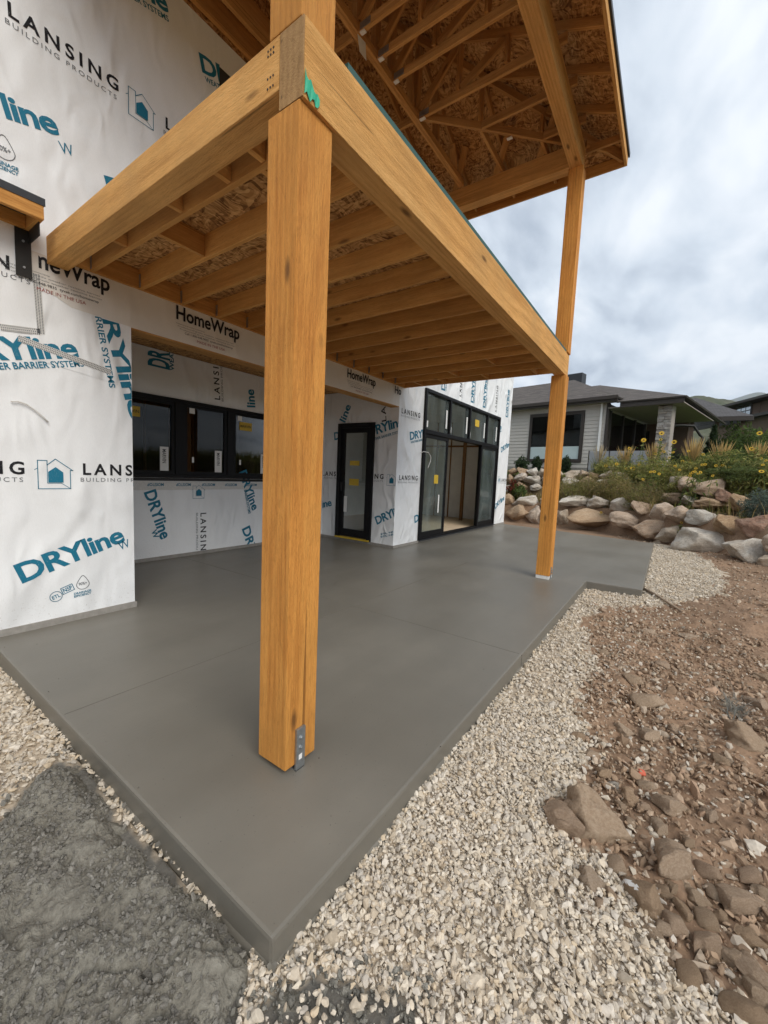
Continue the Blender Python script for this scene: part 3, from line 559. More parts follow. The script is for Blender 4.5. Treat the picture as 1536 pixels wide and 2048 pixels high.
# ------------------------------------------------------------------ small awning frame and bracket on the left wall
aw = empty('awning_frame', (0.5, YF, 3.3), 'wooden awning frame with black drip flashing and steel bracket on the wrapped wall', 'awning')
ax, ay = 1.20, YF-.32
def aq(p, y): return PY(p[0], p[1], y)
z_t = aq((88, 412), ay)[2]; z_b = aq((88, 440), ay)[2]; ax = aq((88, 420), ay)[0]
timber('front_board', (-3, ay+.02, (z_t+z_b)/2), (ax, ay+.02, (z_t+z_b)/2), .04, z_t-z_b, M['joist'], aw)
timber('side_board', (ax-.02, ay+.041, (z_t+z_b)/2), (ax-.02, YF, (z_t+z_b)/2), .04, z_t-z_b, M['joist'], aw)
for xk in (-.2, .25, .7): timber('rafter', (xk, ay+.041, (z_t+z_b)/2), (xk, YF-.04, (z_t+z_b)/2), .04, z_t-z_b-.01, M['joist'], aw)
timber('ledger', (-3, YF-.02, (z_t+z_b)/2), (ax-.041, YF-.02, (z_t+z_b)/2), .038, z_t-z_b-.004, M['joist'], aw)
fl = MB().box((-3, ay-.006, z_t-.005), (ax+.008, ay-.001, z_t+.05)).box((-3, ay-.001, z_t+.003), (ax+.008, YF, z_t+.008)); fl.build('drip_flashing', M['flash'], aw)
br = MB().box((ax-.105, YF-.014, 2.93), (ax-.005, YF-.006, z_b-.002)).box((ax-.02, ay+.06, z_b-.10), (ax-.012, YF-.014, z_b-.002)); br = br.build('bracket', M['steel_black'], aw)
for z in (3.0, 3.2): MB().tube([(ax-.055, YF-.022, z), (ax-.055, YF-.012, z)], .009, 8).build('bolt', M['galv'], br)
# ------------------------------------------------------------------ timber porch: posts, deck framing, hipped roof
PO = empty('timber_porch', (1.35, 1.48, 0), 'two-storey timber porch frame with raised deck and open hipped truss roof', 'porch')
BZ0, BZ1 = 3.005, 3.312
def post(x0, y0, z0, z1, w=.20, label=None):
    o = timber('post', (x0+w/2, y0+w/2, z0), (x0+w/2, y0+w/2, z1), w, w, M['post'], PO, .006)
    if label: o['label'] = label
    return o
pn = post(1.256, 1.39, .028, BZ0, label='rough sawn orange post on a steel base at the slab corner')
pf = post(6.34, 1.355, .05, BZ0, label='rough sawn orange post where the slab steps out')
post(1.256, 1.39, BZ1+.003, 5.80, .198); post(6.34, 1.355, BZ1+.003, 5.80, .19)
# steel bases
ps = MB().box((1.315, 1.376, .0), (1.372, 1.3885, .215)).box((1.315, 1.376, -.02), (1.372, 1.60, .006)).build('post_base', M['galv'], pn, .001)
for z in (.165, .115):
    m = MB()
    for r, y in ((.013, 1.372), (.008, 1.366)): m.tube([(1.345, 1.377, z), (1.345, y, z)], r, 6)
    m.build('bolt', M['galv'], pn)
sticker((1.328, 1.377, .055), .022, .028, None, 'F', pn, 'white')
MB().box((1.30, 1.43, -.02), (1.42, 1.56, .027)).build('standoff', M['steel_black'], pn)
ps2 = MB().box((6.345, 1.36, .0), (6.535, 1.55, .048)).build('post_base', M['white'], pf)
for y in (1.352, 1.552): MB().box((6.40, y-.003, -.01), (6.46, y+.003, .18)).build('strap', M['galv'], pf)
for z in (.1, .14): MB().tube([(6.43, 1.35, z), (6.43, 1.335, z)], .012, 6).build('bolt', M['galv'], pf)
# beams
YB0, YB1 = 1.372, 1.520
lb = timber('beam', (1.262, (YB0+YB1)/2, (BZ0+BZ1)/2), (6.54, (YB0+YB1)/2, (BZ0+BZ1)/2), YB1-YB0, BZ1-BZ0-.002, M['beam'], PO, .005); lb['label'] = 'long fir beam spanning the two posts'
box('beam_end', (1.256, YB0+.003, BZ0+.003), (1.2625, YB1-.003, BZ1-.003), M['endgrain'], lb)
sb_ = timber('beam', (1.33, YB1+.002, 3.204), (1.33, YF-.002, 3.204), .146, .216, M['beam'], PO, .005); sb_['label'] = 'short fir beam running back to the wall'
def tagpaper():
    n = 9; V = []; F = []
    for i in range(n):
        for j in range(2):
            t = i/(n-1); V.append((1.262+.085*t, YB0-.003-.004*abs(math.sin(i*2.1+j)), BZ0+.012+(.012*math.sin(i*1.7+j*2))+j*(.085-.055*t)))
    for i in range(n-1): F.append((2*i, 2*i+2, 2*i+3, 2*i+1))
    me = bpy.data.meshes.new('paper_tag'); me.from_pydata(V, [], F); link('paper_tag', me, M['greenpaint'], lb)
tagpaper()
def nails(parent, spots):
    m = MB()
    for p, ax_ in spots: d = Vector(ax_)*.002; p = Vector(p); m.tube([p+d*.2, p+d], .005, 6)
    m.build('nail_heads', M['steel_black'], parent)
nails(sb_, [((1.257, YB1+.04+.018*k, z), (-1, 0, 0)) for k in range(3) for z in (3.13, 3.17, 3.26, 3.28)])
box('edge_flashing', (1.53, YB0+.004, BZ1), (6.53, YB0+.03, BZ1+.032), M['green'], PO); box('edge_flashing', (1.53, YB0+.03, BZ1+.001), (6.53, YB1, BZ1+.006), M['green'], PO)
# joists, ledger, blocking, deck panels
JT = 3.336
jx = [1.575+.4064*k for k in range(13)]
timber('ledger', (1.405, YF-.021, (ZS+JT)/2), (6.86, YF-.021, (ZS+JT)/2), .038, JT-ZS-.002, M['joist'], PO, .002)
for x in jx: timber('joist', (x, YB1+.002, (ZS+JT)/2), (x, YF-.041, (ZS+JT)/2), .038, JT-ZS, M['joist'], PO, .003)
timber('rim_joist', (6.83, YB0+.12, (ZS+JT)/2), (6.83, YF-.041, (ZS+JT)/2), .038, JT-ZS, M['joist'], PO, .003)
def block(i, px): 
    a = 1.404 if i == 0 else jx[i-1]+.02; b = (jx[i] if i < len(jx) else 6.83)-.02; y = PZ(*px, ZS)[1]
    timber('blocking', (a, y+.019, (ZS+JT)/2+.004), (b, y+.019, (ZS+JT)/2+.004), .036, JT-ZS-.012, M['joist'], PO, .002)
for i, px in ((0, (228, 483)), (0, (335, 409)), (1, (365, 493)), (0, (500, 300)), (1, (512, 330)), (0, (430, 345))): block(i, px)
for y in (1.9, 2.7, 3.5, 4.0): timber('blocking', (jx[-1]+.02, y, (ZS+JT)/2+.003), (6.81, y, (ZS+JT)/2+.003), .036, JT-ZS-.012, M['joist'], PO, .002)
for i, y in ((11, 2.3), (12, 3.1)): timber('blocking', (jx[i-1]+.02, y, (ZS+JT)/2+.003), (jx[i]-.02, y, (ZS+JT)/2+.003), .036, JT-ZS-.012, M['joist'], PO, .002)
for i, x0 in enumerate(np.arange(1.404, 6.8, 1.22)):
    for j, (y0, y1) in enumerate(((1.53, 2.97), (2.975, YF-.003))): box('deck_panel', (x0, y0, JT+.001), (min(x0+1.215, 6.85), y1, JT+.019), M['osb'], PO)
for x in jx: MB().box((x-.0215, YF-.075, ZS+.01), (x-.0195, YF-.041, JT-.05)).build('joist_hanger', M['galv'], PO)
# ---- roof
RZ0, RZ1 = 5.80, 6.088
EX0, EX1, EY, PIT, EZ = .77, 6.95, .90, .42, 6.12
zf = lambda y: EZ+PIT*(y-EY)
ro = timber('roof_beam', (.95, 1.45, (RZ0+RZ1)/2), (6.46, 1.45, (RZ0+RZ1)/2), .16, RZ1-RZ0, M['beam'], PO, .005)
rf = timber('roof_beam', (6.38, 1.531, (RZ0+RZ1)/2), (6.38, YF+.1, (RZ0+RZ1)/2), .16, RZ1-RZ0, M['beam'], PO, .005); timber('roof_beam', (1.03, 1.531, (RZ0+RZ1)/2), (1.03, YF-.02, (RZ0+RZ1)/2), .16, RZ1-RZ0, M['beam'], PO, .005)
GY, CH = 3.15, .089
zc = RZ1+CH/2+.001
def stick(name, a, b, m='truss', w=.038, h=CH, up=(0, 0, 1)): return timber(name, a, b, w, h, M[m], PO, .002, up)
for dy in (-.02, .02): stick('girder_chord', (1.2, GY+dy, zc), (6.29, GY+dy, zc))
cx = [2.42, 3.01, 3.62, 3.95, 4.26, 4.86]
TO = .05                                         # top chords hang this far under the sheathing
def top(x, y): return zf(y)-TO-.001
for x in cx:
    stick('truss_chord', (x, 1.30, zc), (x, GY-.04, zc)); yr = min(4.35, EY+(EX1-x)-.03, EY+(x-EX0)-.03)
    stick('truss_top_chord', (x, EY+.03, zf(EY+.03)-TO), (x, yr, zf(yr)-TO))
    for y in (1.95, 2.55): stick('truss_web', (x, y, RZ1+CH), (x, y, zf(y)-TO-.04), up=(1, 0, 0))
    stick('truss_web', (x, 1.98, zf(1.98)-TO-.05), (x, 2.52, RZ1+CH+.02)); stick('truss_web', (x, 2.58, zf(2.58)-TO-.05), (x, GY-.06, RZ1+CH+.02))
    stick('truss_web', (x, GY, RZ1+CH), (x, GY, zf(GY)-TO-.04), up=(1, 0, 0), w=.07); stick('truss_chord', (x, GY+.05, zc+.0), (x, YF-.05, zc)) if x in (3.62, 4.86) else None
# hip set at the far corner
hx = lambda y: EX1-(y-EY)
stick('hip_chord', (4.86, GY-.06, zc+.001), (6.30, 1.56, zc+.001)); stick('hip_top_chord', (EX1-.05, EY+.05, zf(EY)-TO-.02), (3.6, EY+EX1-3.6, zf(EY+EX1-3.6)-TO-.03))
for x in (5.42, 6.02):
    yd = 1.56+(6.30-x)*(GY-.06-1.56)/(6.30-4.86)
    stick('jack_chord', (x, 1.30, zc), (x, yd-.03, zc)); stick('jack_chord', (x+.03, yd, zc), (6.50, yd, zc)); yt = EY+(EX1-x)
    stick('jack_top_chord', (x, EY+.03, zf(EY+.03)-TO), (x, yt-.03, zf(yt-.03)-TO)); stick('truss_web', (x, yd, RZ1+CH), (x, yd, zf(yd)-TO-.05), up=(1, 0, 0))
    stick('jack_top_chord', (EX1-.03, yd, zf(EY+.03)-TO), (EX1-(yd-EY)+.03, yd, zf(yd-.03)-TO))
for y in (3.15, 3.75): stick('jack_top_chord', (EX1-.03, y, zf(EY+.03)-TO), (EX1-(y-EY)+.03, y, zf(y-.03)-TO)); stick('truss_web', (6.1, y+.03, RZ1+CH), (5.9, y+.03, EZ+PIT*(EX1-5.9)-TO-.05), up=(0, 1, 0))
for x in (5.3, 4.6, 5.9): stick('truss_web', (x+.12, GY, zc+.05), (x, GY, EZ+PIT*(min(EX1-x, GY-EY))-TO-.03), up=(0, 1, 0))
for y in (1.98, 2.62, 3.3): stick('truss_web', (6.36, y, RZ1), (5.95, y-.35, EZ+PIT*(1.0)-TO-.08), up=(0, 1, 0))
stick('hip_brace', (6.46, 1.37, zc), (EX1-.06, EY+.06, zc-.0)); stick('truss_web', (6.52, 1.42, RZ0+.05), (6.52, 1.42, zf(1.3)-.06), up=(1, 0, 0))
# lookouts and rake framing along the eaves
for x in cx+[5.42, 6.02, 6.50]: stick('lookout', (x, EY+.045, EZ-.045), (x, 1.365, EZ-.045+.0)) if x > 6.2 else None
# wall-side members
for y, z, h in ((YF-.03, 6.27, .24), (YF-.35, 6.23, .28), (YF-.75, 6.14, .10)): timber('wall_plate', (1.1, y, z), (6.25, y, z), .045, h, M['truss'], PO, .002)
# sheathing, shingles, fascia
ry = EY+(EX1-EX0)/2
def roofpoly(d):
    yw = YF-.002; xr, xl = EX1-(yw-EY), EX0+(yw-EY)
    if yw > ry: pf_ = [(EX0, EY), (EX1, EY), ((EX0+EX1)/2, ry)]
    else: pf_ = [(EX0, EY), (EX1, EY), (xr, yw), (xl, yw)]
    fr = [(x, y, zf(y)+d) for x, y in pf_]; tip = ((EX0+EX1)/2, min(ry, yw))
    far = [(EX1, EY), (EX1, yw), (tip[0] if yw > ry else xr, yw), tip if yw > ry else (xr, yw)]; near = [(EX0, EY), (EX0, yw), (tip[0] if yw > ry else xl, yw), tip if yw > ry else (xl, yw)]
    dd = lambda L_: list(dict.fromkeys(L_))
    return fr, [(x, y, EZ+PIT*(EX1-x)+d) for x, y in dd(far)], [(x, y, EZ+PIT*(x-EX0)+d) for x, y in dd(near)]
for a, b in zip(roofpoly(0), roofpoly(.016)):
    m = MB(); n = len(a); m.v = [tuple(map(float, p)) for p in a+b]; m.f = [tuple(range(n))[::-1], tuple(range(n, 2*n))]+[(i, (i+1) % n, n+(i+1) % n, n+i) for i in range(n)]; m.build('roof_sheathing', M['osb'], PO)
for a, b in zip(roofpoly(.018), roofpoly(.03)):
    m = MB(); n = len(a); m.v = [tuple(map(float, p)) for p in a+b]; m.f = [tuple(range(n))[::-1], tuple(range(n, 2*n))]+[(i, (i+1) % n, n+(i+1) % n, n+i) for i in range(n)]; m.build('roof_membrane', M['flash'], PO)
timber('fascia', (EX0, EY+.018, EZ-.075), (EX1, EY+.018, EZ-.075), .036, .145, M['beam'], PO, .003); timber('fascia', (EX1-.018, EY+.037, EZ-.075), (EX1-.018, YF-.01, EZ-.075), .036, .145, M['joist'], PO, .003); timber('fascia', (EX0+.018, EY+.037, EZ-.075), (EX0+.018, YF-.01, EZ-.075), .036, .145, M['beam'], PO, .003)
box('drip_edge', (EX0-.02, EY-.022, EZ-.03), (EX1+.02, EY-.002, EZ+.03), M['flash'], PO)
# paper labels and truss plates
for (x, y), s in (((4.86, GY-.1), .075), ((3.62, GY-.09), .06), ((4.26, GY-.09), .06), ((3.95, GY-.09), .06), ((5.75, 2.2), .07)):
    box('truss_label', (x-.02, y-s/2, RZ1-.012), (x+.021, y+s/2, RZ1-.001), M['white'], PO)
MB().quad((3.60, GY-.03, RZ1-.004), (3.72, GY-.045, RZ1-.004), (3.74, GY-.05, RZ1-.17), (3.64, GY-.035, RZ1-.15)).build('hanging_tag', M['white'], PO)
for x in cx: MB().box((x-.0215, GY-.20, RZ1+.012), (x-.0195, GY-.06, RZ1+.08)).build('truss_plate', M['galv'], PO)
# ------------------------------------------------------------------ ground
GZ = -.12
def zp(pts): return [tuple(PZ(x, y, GZ)[:2]) for x, y in pts]
L1 = np.array([(15.0, 30), (15.0, 8), (15.15, 4.8), (15.25, 3.2), (15.0, 1.75), (13.75, .42), (12.5, -.72), (11.1, -1.62), (9.6, -2.5), (7.5, -4), (4, -7.5), (-4, -18)])
L2 = np.array([(17.0, 30), (17.0, 8), (17.1, 4.8), (17.1, 3.2), (17.0, 1.6), (15.9, -.2), (14.6, -1.7), (13.0, -2.9), (11.2, -4.2), (9, -6), (5, -9.5), (-3, -20)])
def sdist(x, y, P):
    """distance to a polyline, positive on its far (uphill) side"""
    x = np.asarray(x, float); y = np.asarray(y, float); best = np.full(x.shape, 1e9); sg = np.ones(x.shape)
    for (x0, y0), (x1, y1) in zip(P[:-1], P[1:]):
        dx, dy = x1-x0, y1-y0; t = np.clip(((x-x0)*dx+(y-y0)*dy)/(dx*dx+dy*dy), 0, 1); d = np.hypot(x-x0-t*dx, y-y0-t*dy)
        c = (x-x0)*dy-(y-y0)*dx; k = d < best-1e-9; best = np.where(k, d, best); sg = np.where(k, np.where(c < 0, 1., -1.), sg)
    return best*sg
sm = lambda t: (lambda u: u*u*(3-2*u))(np.clip(t, 0, 1))
pathR = zp([(1450, 2048), (1300, 1880), (1180, 1700), (1095, 1630), (1170, 1560), (1150, 1440), (1190, 1330), (1165, 1230), (1230, 1215), (1330, 1215), (1440, 1200), (1445, 1150), (1380, 1108), (1310, 1084)])
gravel_R = pathR+[(13.2, .4), (12.3, .3), (6.75, .3), (6.7, 1.0), (.8, 1.0), (.2, 1.2), (-.5, .8), (-.5, -.6), (1.2, -.6)]
mud = zp([(0, 1650), (50, 1575), (110, 1525), (175, 1535), (240, 1640), (330, 1730), (420, 1815), (495, 1890), (500, 1960), (470, 2048)])+[(.2, .7), (-.6, 1.2), (-.6, 2.2)]
mud2 = zp([(480, 2060), (540, 1985), (620, 1955), (700, 1965), (760, 1990), (830, 2000), (860, 2060)])
def mudmask(x, y):
    wob = .03*fbm(x*9, y*9, 3, 5); return np.maximum(inpoly(x+wob, y+wob, mud), inpoly(x+wob, y-wob, mud2)*1)
def gravelmask(x, y):
    wx = .13*fbm(x*3, y*3, 3, 21)+.10*fbm(x*17, y*17, 2, 23); wy = .13*fbm(x*3+9, y*3, 3, 33)+.10*fbm(x*17+5, y*17, 2, 35)
    return inpoly(x+wx, y+wy, gravel_R) | ((x < .9) & (y > .9) & (x > -3) & (y < 4.4))
def ground_z(x, y):
    d1 = sdist(x, y, L1); d2 = sdist(x, y, L2); z = np.full(np.shape(x), GZ)
    out = sm((.3-y)/1.3)*sm((x-1.0)/1.0)                       # loose fill piled beyond the gravel
    z = z+out*(.055+.09*fbm(x*.9, y*.9, 3, 3)+.035*fbm(x*2.6, y*2.6, 2, 13)) + .03*sm((x-7)/5)*sm((1-y)/2)
    z = z+.78*sm((d1-.05)/.40)+1.02*sm((d2+.05)/.55)+.28*sm((d2-1)/4)+np.clip(d2-5, 0, 400)*.012
    return z+.014*fbm(x*2.3, y*2.3, 4, 8)
def axis(segs):
    v = [segs[0][0]]
    for a, b, st in segs: v += list(np.linspace(a, b, max(2, int(round((b-a)/st))+1))[1:])
    return np.array(v)
xs = axis([(-2500, -300, 400), (-300, -30, 40), (-30, -2, 4), (-2, 0, .25), (0, 6, .028), (6, 16, .07), (16, 20, .15), (20, 40, 1.5), (40, 300, 30), (300, 3000, 400)])
ys = axis([(-2500, -300, 400), (-300, -20, 30), (-20, -5, .8), (-5, -1.2, .12), (-1.2, 1.2, .028), (1.2, 3, .05), (3, 8, .12), (8, 30, 1.5), (30, 300, 30), (300, 2500, 400)])
gx, gy = np.meshgrid(xs, ys); gx, gy = gx.ravel(), gy.ravel(); gz = ground_z(gx, gy)
gm, mm = gravelmask(gx, gy), mudmask(gx, gy)
dirt = ~gm; near = (np.hypot(gx, gy) < 9)
gz = gz+np.where(dirt & near, .03*fbm(gx*6, gy*6, 4, 40)+.02*fbm(gx*18, gy*18, 3, 44), 0)
gz = gz-np.where(inpoly(gx, gy, np.array(slab_poly)), .05, 0)
d1, d2 = sdist(gx, gy, L1), sdist(gx, gy, L2)
n_ = (fbm(gx*1.7, gy*1.7, 4, 60)+1)/2; n2 = (fbm(gx*5, gy*5, 3, 61)+1)/2
C_dirt = np.array([.335, .222, .145])*(.75+.5*n_[:, None])*(.85+.3*n2[:, None]); C_dirt = C_dirt*(1-.12*sm((gx-6)/4)[:, None])
C_grav = np.array([.57, .48, .37])*(.8+.4*n2[:, None]); C_mud = np.array([.19, .18, .16])*(.8+.4*n2[:, None])
Cg = np.where(gm[:, None], C_grav, C_dirt); Cg = np.where((mm > 0)[:, None], C_mud, Cg)
tr_ = sm((d1-.3)/.5)[:, None]; Cg = Cg*(1-tr_)+np.array([.17, .125, .07])*(.7+.6*n_[:, None])*tr_
lw = sm((d2-.5)/.4)[:, None]; Cg = Cg*(1-lw)+np.array([.095, .135, .035])*(.8+.4*n_[:, None])*lw
nx, ny = len(xs), len(ys); ii = (np.arange(ny-1)[:, None]*nx+np.arange(nx-1)).ravel()
me = npmesh('ground', np.c_[gx, gy, gz], np.c_[ii, ii+1, ii+nx+1, ii+nx], True); vcol(me, Cg); tag(link('ground', me, M['soil']), kind='structure')

# ------------------------------------------------------------------ stones
def ico(sub):
    bm = bmesh.new(); bmesh.ops.create_icosphere(bm, subdivisions=sub, radius=1); V = np.array([v.co for v in bm.verts]); F = np.array([[v.index for v in f.verts] for f in bm.faces]); bm.free(); return V, F
I1, I2, I4 = ico(1), ico(2), ico(4)
def rockform(V, seed, cuts=9, lo=.55, hi=.9, lump=.12):
    r = np.random.default_rng(seed); V = V.copy()
    for _ in range(3):
        k = r.normal(size=3)*2.2; V = V*(1+lump*np.sin(V@k+r.uniform(0, 6))[:, None])
    for _ in range(cuts):
        n = r.normal(size=3); n /= np.linalg.norm(n); h = r.uniform(lo, hi); d = V@n-h; V = V-np.maximum(d, 0)[:, None]*n*.93
    if len(V) > 600:
        for f_q, a_q in ((5, .03), (9, .02), (16, .012), (27, .007)):
            for _ in range(3): k = r.normal(size=3); k *= f_q/np.linalg.norm(k); V = V*(1+a_q*np.sin(V@k+2*np.sin(V@k[[1, 2, 0]])+r.uniform(0, 6)))[:, None] if False else V+V/np.linalg.norm(V, axis=1)[:, None]*(a_q*np.sin(V@k+1.5*np.sin(V@k[[1, 2, 0]]*.6)+r.uniform(0, 6)))[:, None]
    return V/np.abs(V).max(0)
def randrot(n, r, flat=.6):
    yaw = r.uniform(0, 2*np.pi, n); p = r.normal(0, flat, n); q = r.normal(0, flat, n)
    cy, sy, cp, sp, cr_, sr = np.cos(yaw), np.sin(yaw), np.cos(p), np.sin(p), np.cos(q), np.sin(q)
    R = np.empty((n, 3, 3)); R[:, 0] = np.c_[cy*cp, cy*sp*sr-sy*cr_, cy*sp*cr_+sy*sr]; R[:, 1] = np.c_[sy*cp, sy*sp*sr+cy*cr_, sy*sp*cr_-cy*sr]; R[:, 2] = np.c_[-sp, cp*sr, cp*cr_]; return R
def scatter(name, pts, size, cols, m, sub=I1, flat=.6, seed=1, aspect=(.42, .26), ntemp=14, smooth=False, kind='stuff', parent=None):
    """many stones joined into one mesh, each with its own shape, turn and colour"""
    r = np.random.default_rng(seed); n = len(pts); V0, F0 = sub; T_ = np.stack([rockform(V0, seed*100+k, 7, .45, .85, .2) for k in range(ntemp)])
    V = T_[r.integers(0, ntemp, n)]; S = np.c_[np.ones(n), r.uniform(aspect[0], 1, n), r.uniform(aspect[1], .75, n)]*size[:, None]
    V = np.einsum('nij,nvj->nvi', randrot(n, r, flat), V*S[:, None, :])+pts[:, None, :]
    F = F0[None]+(np.arange(n)*len(V0))[:, None, None]; me = npmesh(name, V.reshape(-1, 3), F.reshape(-1, 3), smooth); vcol(me, np.repeat(cols, len(V0), 0)); return tag(link(name, me, m, parent), kind=kind)
def sample(n, x0, x1, y0, y1, mask, seed):
    r = np.random.default_rng(seed); x = r.uniform(x0, x1, n); y = r.uniform(y0, y1, n); k = mask(x, y); return x[k], y[k]
slabm = lambda x, y: inpoly(x, y, np.array(slab_poly))
def gcol(n, r):
    pal = np.array([(.66, .57, .45), (.70, .62, .505), (.61, .51, .385), (.66, .595, .51), (.72, .65, .55), (.56, .50, .42), (.63, .515, .37)]); c = pal[r.choice(7, n, p=[.24, .22, .14, .16, .12, .06, .06])]; return c*r.uniform(.82, 1.08, (n, 1))
def gm_only(x, y): return gravelmask(x, y) & ~slabm(x, y) & (mudmask(x, y) == 0) & (sdist(x, y, L1) < -.1)
r_ = np.random.default_rng(5)
x, y = sample(60000, .3, 2.9, -.5, 1.35, gm_only, 1); n = len(x); sz = r_.gamma(4, .0022, n)+.001; zz = ground_z(x, y)+r_.uniform(0, .022, n); cg_ = gcol(n, r_); k = np.hypot(x, y) < 1.35
scatter('gravel', np.c_[x, y, zz][k], sz[k], cg_[k], M['gravel'], I2, .5, 2); scatter('gravel', np.c_[x, y, zz][~k], sz[~k], cg_[~k], M['gravel'], I1, .5, 12)
x, y = sample(52000, 2.8, 13.3, -.9, 1.0, gm_only, 2); n = len(x); sz = r_.gamma(5, .0024, n)
V0 = np.array([(1, 0, 0), (-1, 0, 0), (0, 1, 0), (0, -1, 0), (0, 0, 1), (0, 0, -1)], float); I0 = ico(1)
scatter('gravel', np.c_[x, y, ground_z(x, y)+r_.uniform(0, .02, n)], sz, gcol(n, r_), M['gravel'], I0, .5, 3)
x, y = sample(16000, -.3, .9, 1.0, 4.4, gm_only, 3); n = len(x); sz = r_.gamma(6, .0022, n)
scatter('gravel', np.c_[x, y, ground_z(x, y)+r_.uniform(0, .02, n)], sz, gcol(n, r_)*.95, M['gravel'], I0, .5, 4)
x, y = sample(900, .3, 1.6, .2, 2.2, lambda x, y: (mudmask(x, y) > 0) & ~slabm(x, y), 9); n = len(x)
# soil clods and pebbles
def dirtm(x, y): return ~gravelmask(x, y) & ~slabm(x, y) & (sdist(x, y, L1) < .1)
def dcol(n, r):
    pal = np.array([(.40, .285, .195), (.35, .245, .165), (.45, .335, .24), (.52, .42, .32), (.42, .29, .20), (.54, .47, .385)]); return pal[r.choice(6, n, p=[.3, .26, .18, .1, .11, .05])]*r.uniform(.75, 1.15, (n, 1))
x, y = sample(24000, 1.1, 5.5, -1.7, .6, dirtm, 4); n = len(x); sz = r_.gamma(1.5, .0055, n)+.003
scatter('soil_clods', np.c_[x, y, ground_z(x, y)+r_.uniform(-.004, .018, n)], sz, dcol(n, r_), M['clod'], I0, .7, 5)
x, y = sample(13000, 5.3, 14.5, -2.6, 1.2, dirtm, 5); n = len(x); sz = r_.gamma(1.5, .0065, n)+.004
scatter('soil_clods', np.c_[x, y, ground_z(x, y)+r_.uniform(-.004, .015, n)], sz, dcol(n, r_), M['clod'], I0, .7, 6)
# some gravel strewn over the soil and soil over the gravel edge
x, y = sample(6000, 1.2, 9, -1.3, .6, lambda x, y: dirtm(x, y) & (RNG.random(len(x)) < np.exp(-np.abs(y-.2)*2)), 6); n = len(x)
scatter('gravel', np.c_[x, y, ground_z(x, y)+.016], r_.gamma(5, .0024, n), gcol(n, r_)*.9, M['gravel'], I0, .5, 7)

# heap of wet concrete beside the slab
hp = empty('concrete_heap', (.4, 1.6, GZ), 'crumbly heap of grey wet concrete dumped beside the patio slab edge', 'concrete heap')
def heap(poly, nxy, name, hmax, seed):
    P_ = np.array(poly); x0, y0 = P_.min(0); x1, y1 = P_.max(0); x0 = max(x0, -.3); st = .008; ax_, ay_ = np.arange(x0-.08, x1+.08, st), np.arange(y0-.08, y1+.08, st); X, Y = np.meshgrid(ax_, ay_); x, y = X.ravel(), Y.ravel()
    dd = np.full(x.shape, 1e9); wob = .03*fbm(x*9, y*9, 3, 5)
    for (a, b), (c, d) in zip(P_, np.roll(P_, -1, 0)):
        ex, ey = c-a, d-b; t = np.clip(((x-a)*ex+(y-b)*ey)/(ex*ex+ey*ey+1e-9), 0, 1); dd = np.minimum(dd, np.hypot(x-a-t*ex, y-b-t*ey))
    ins = inpoly(x, y, P_); dd = np.where(ins, dd, -dd)+wob
    rid = 1-np.abs(fbm(x*6, y*6, 4, seed)); z = ground_z(x, y)-.02+sm((dd+.02)/.16)*hmax*(.75+.5*fbm(x*2.5, y*2.5, 2, seed+9))+np.where(dd > 0, 1, .0)*(.03*(rid-.75)+.03*fbm(x*11, y*11, 3, seed+3, .6)+.022*fbm(x*38, y*38, 3, seed+5, .7)*(.25+1.2*vnoise(x*4, y*4, seed+7))-.03*sm((.14-np.abs(fbm(x*5+7, y*5, 2, seed+8)))/.14)*(vnoise(x*3, y*3, seed)>.45))
    z = np.where(dd < -.025, -.3, z); k = (vnoise(x*6, y*6, 3)*.6+vnoise(x*21, y*21, 4)*.4)[:, None]; sm2 = sm((vnoise(x*2.2+3, y*2.2, 8)-.55)/.25)[:, None]
    C = np.array([.21, .195, .16])*(1-k)+np.array([.35, .33, .28])*k; C = C*(1-.5*sm2)+np.array([.44, .435, .41])*.5*sm2
    nx, ny = len(ax_), len(ay_); ii = (np.arange(ny-1)[:, None]*nx+np.arange(nx-1)).ravel(); Fq = np.c_[ii, ii+1, ii+nx+1, ii+nx]; Fq = Fq[(z[Fq] > -.29).all(1)]
    me = npmesh(name, np.c_[x, y, z], Fq, True); vcol(me, C); link(name, me, M['heap'], hp)
    return x, y, z, dd
x, y, z, dd = heap(mud, 0, 'heap_mass', .15, 70); 
z = np.where(z < -.29, ground_z(x, y)+.018, z); k = (slabm(x, y) == 0) & (RNG.random(len(x)) < np.where(dd > .02, .30*(.15+(vnoise(x*5, y*5, 12) > .45)), np.where(dd > -.03, .22, .10*np.exp((dd+.03)*22)))); n = k.sum(); scatter('concrete_crumbs', np.c_[x[k], y[k], z[k]+.004], np.minimum(r_.gamma(1.2, .0034, n)+.002, .016), np.array([.27, .255, .225])*r_.uniform(.75, 1.25, (n, 1)), M['heap'], I1, .8, 8, (.7, .55), parent=hp)
x, y, z, dd = heap(mud2, 0, 'heap_spill', .035, 90); k = (dd > -.07) & (RNG.random(len(x)) < .22); n = k.sum(); zk = np.maximum(z[k], ground_z(x[k], y[k])+.008); scatter('concrete_crumbs', np.c_[x[k], y[k], zk+.004], np.minimum(r_.gamma(1.4, .0038, n)+.002, .018), np.array([.25, .24, .21])*r_.uniform(.7, 1.5, (n, 1)), M['heap'], I0, .8, 9, (.6, .4), parent=hp)
x, y = sample(700, .4, 1.3, .3, 1.1, lambda x, y: inpoly(x, y, mud2), 51); n = len(x); scatter('gravel', np.c_[x, y, ground_z(x, y)+.03], r_.gamma(5, .0022, n), gcol(n, r_), M['gravel'], I2, .5, 13)

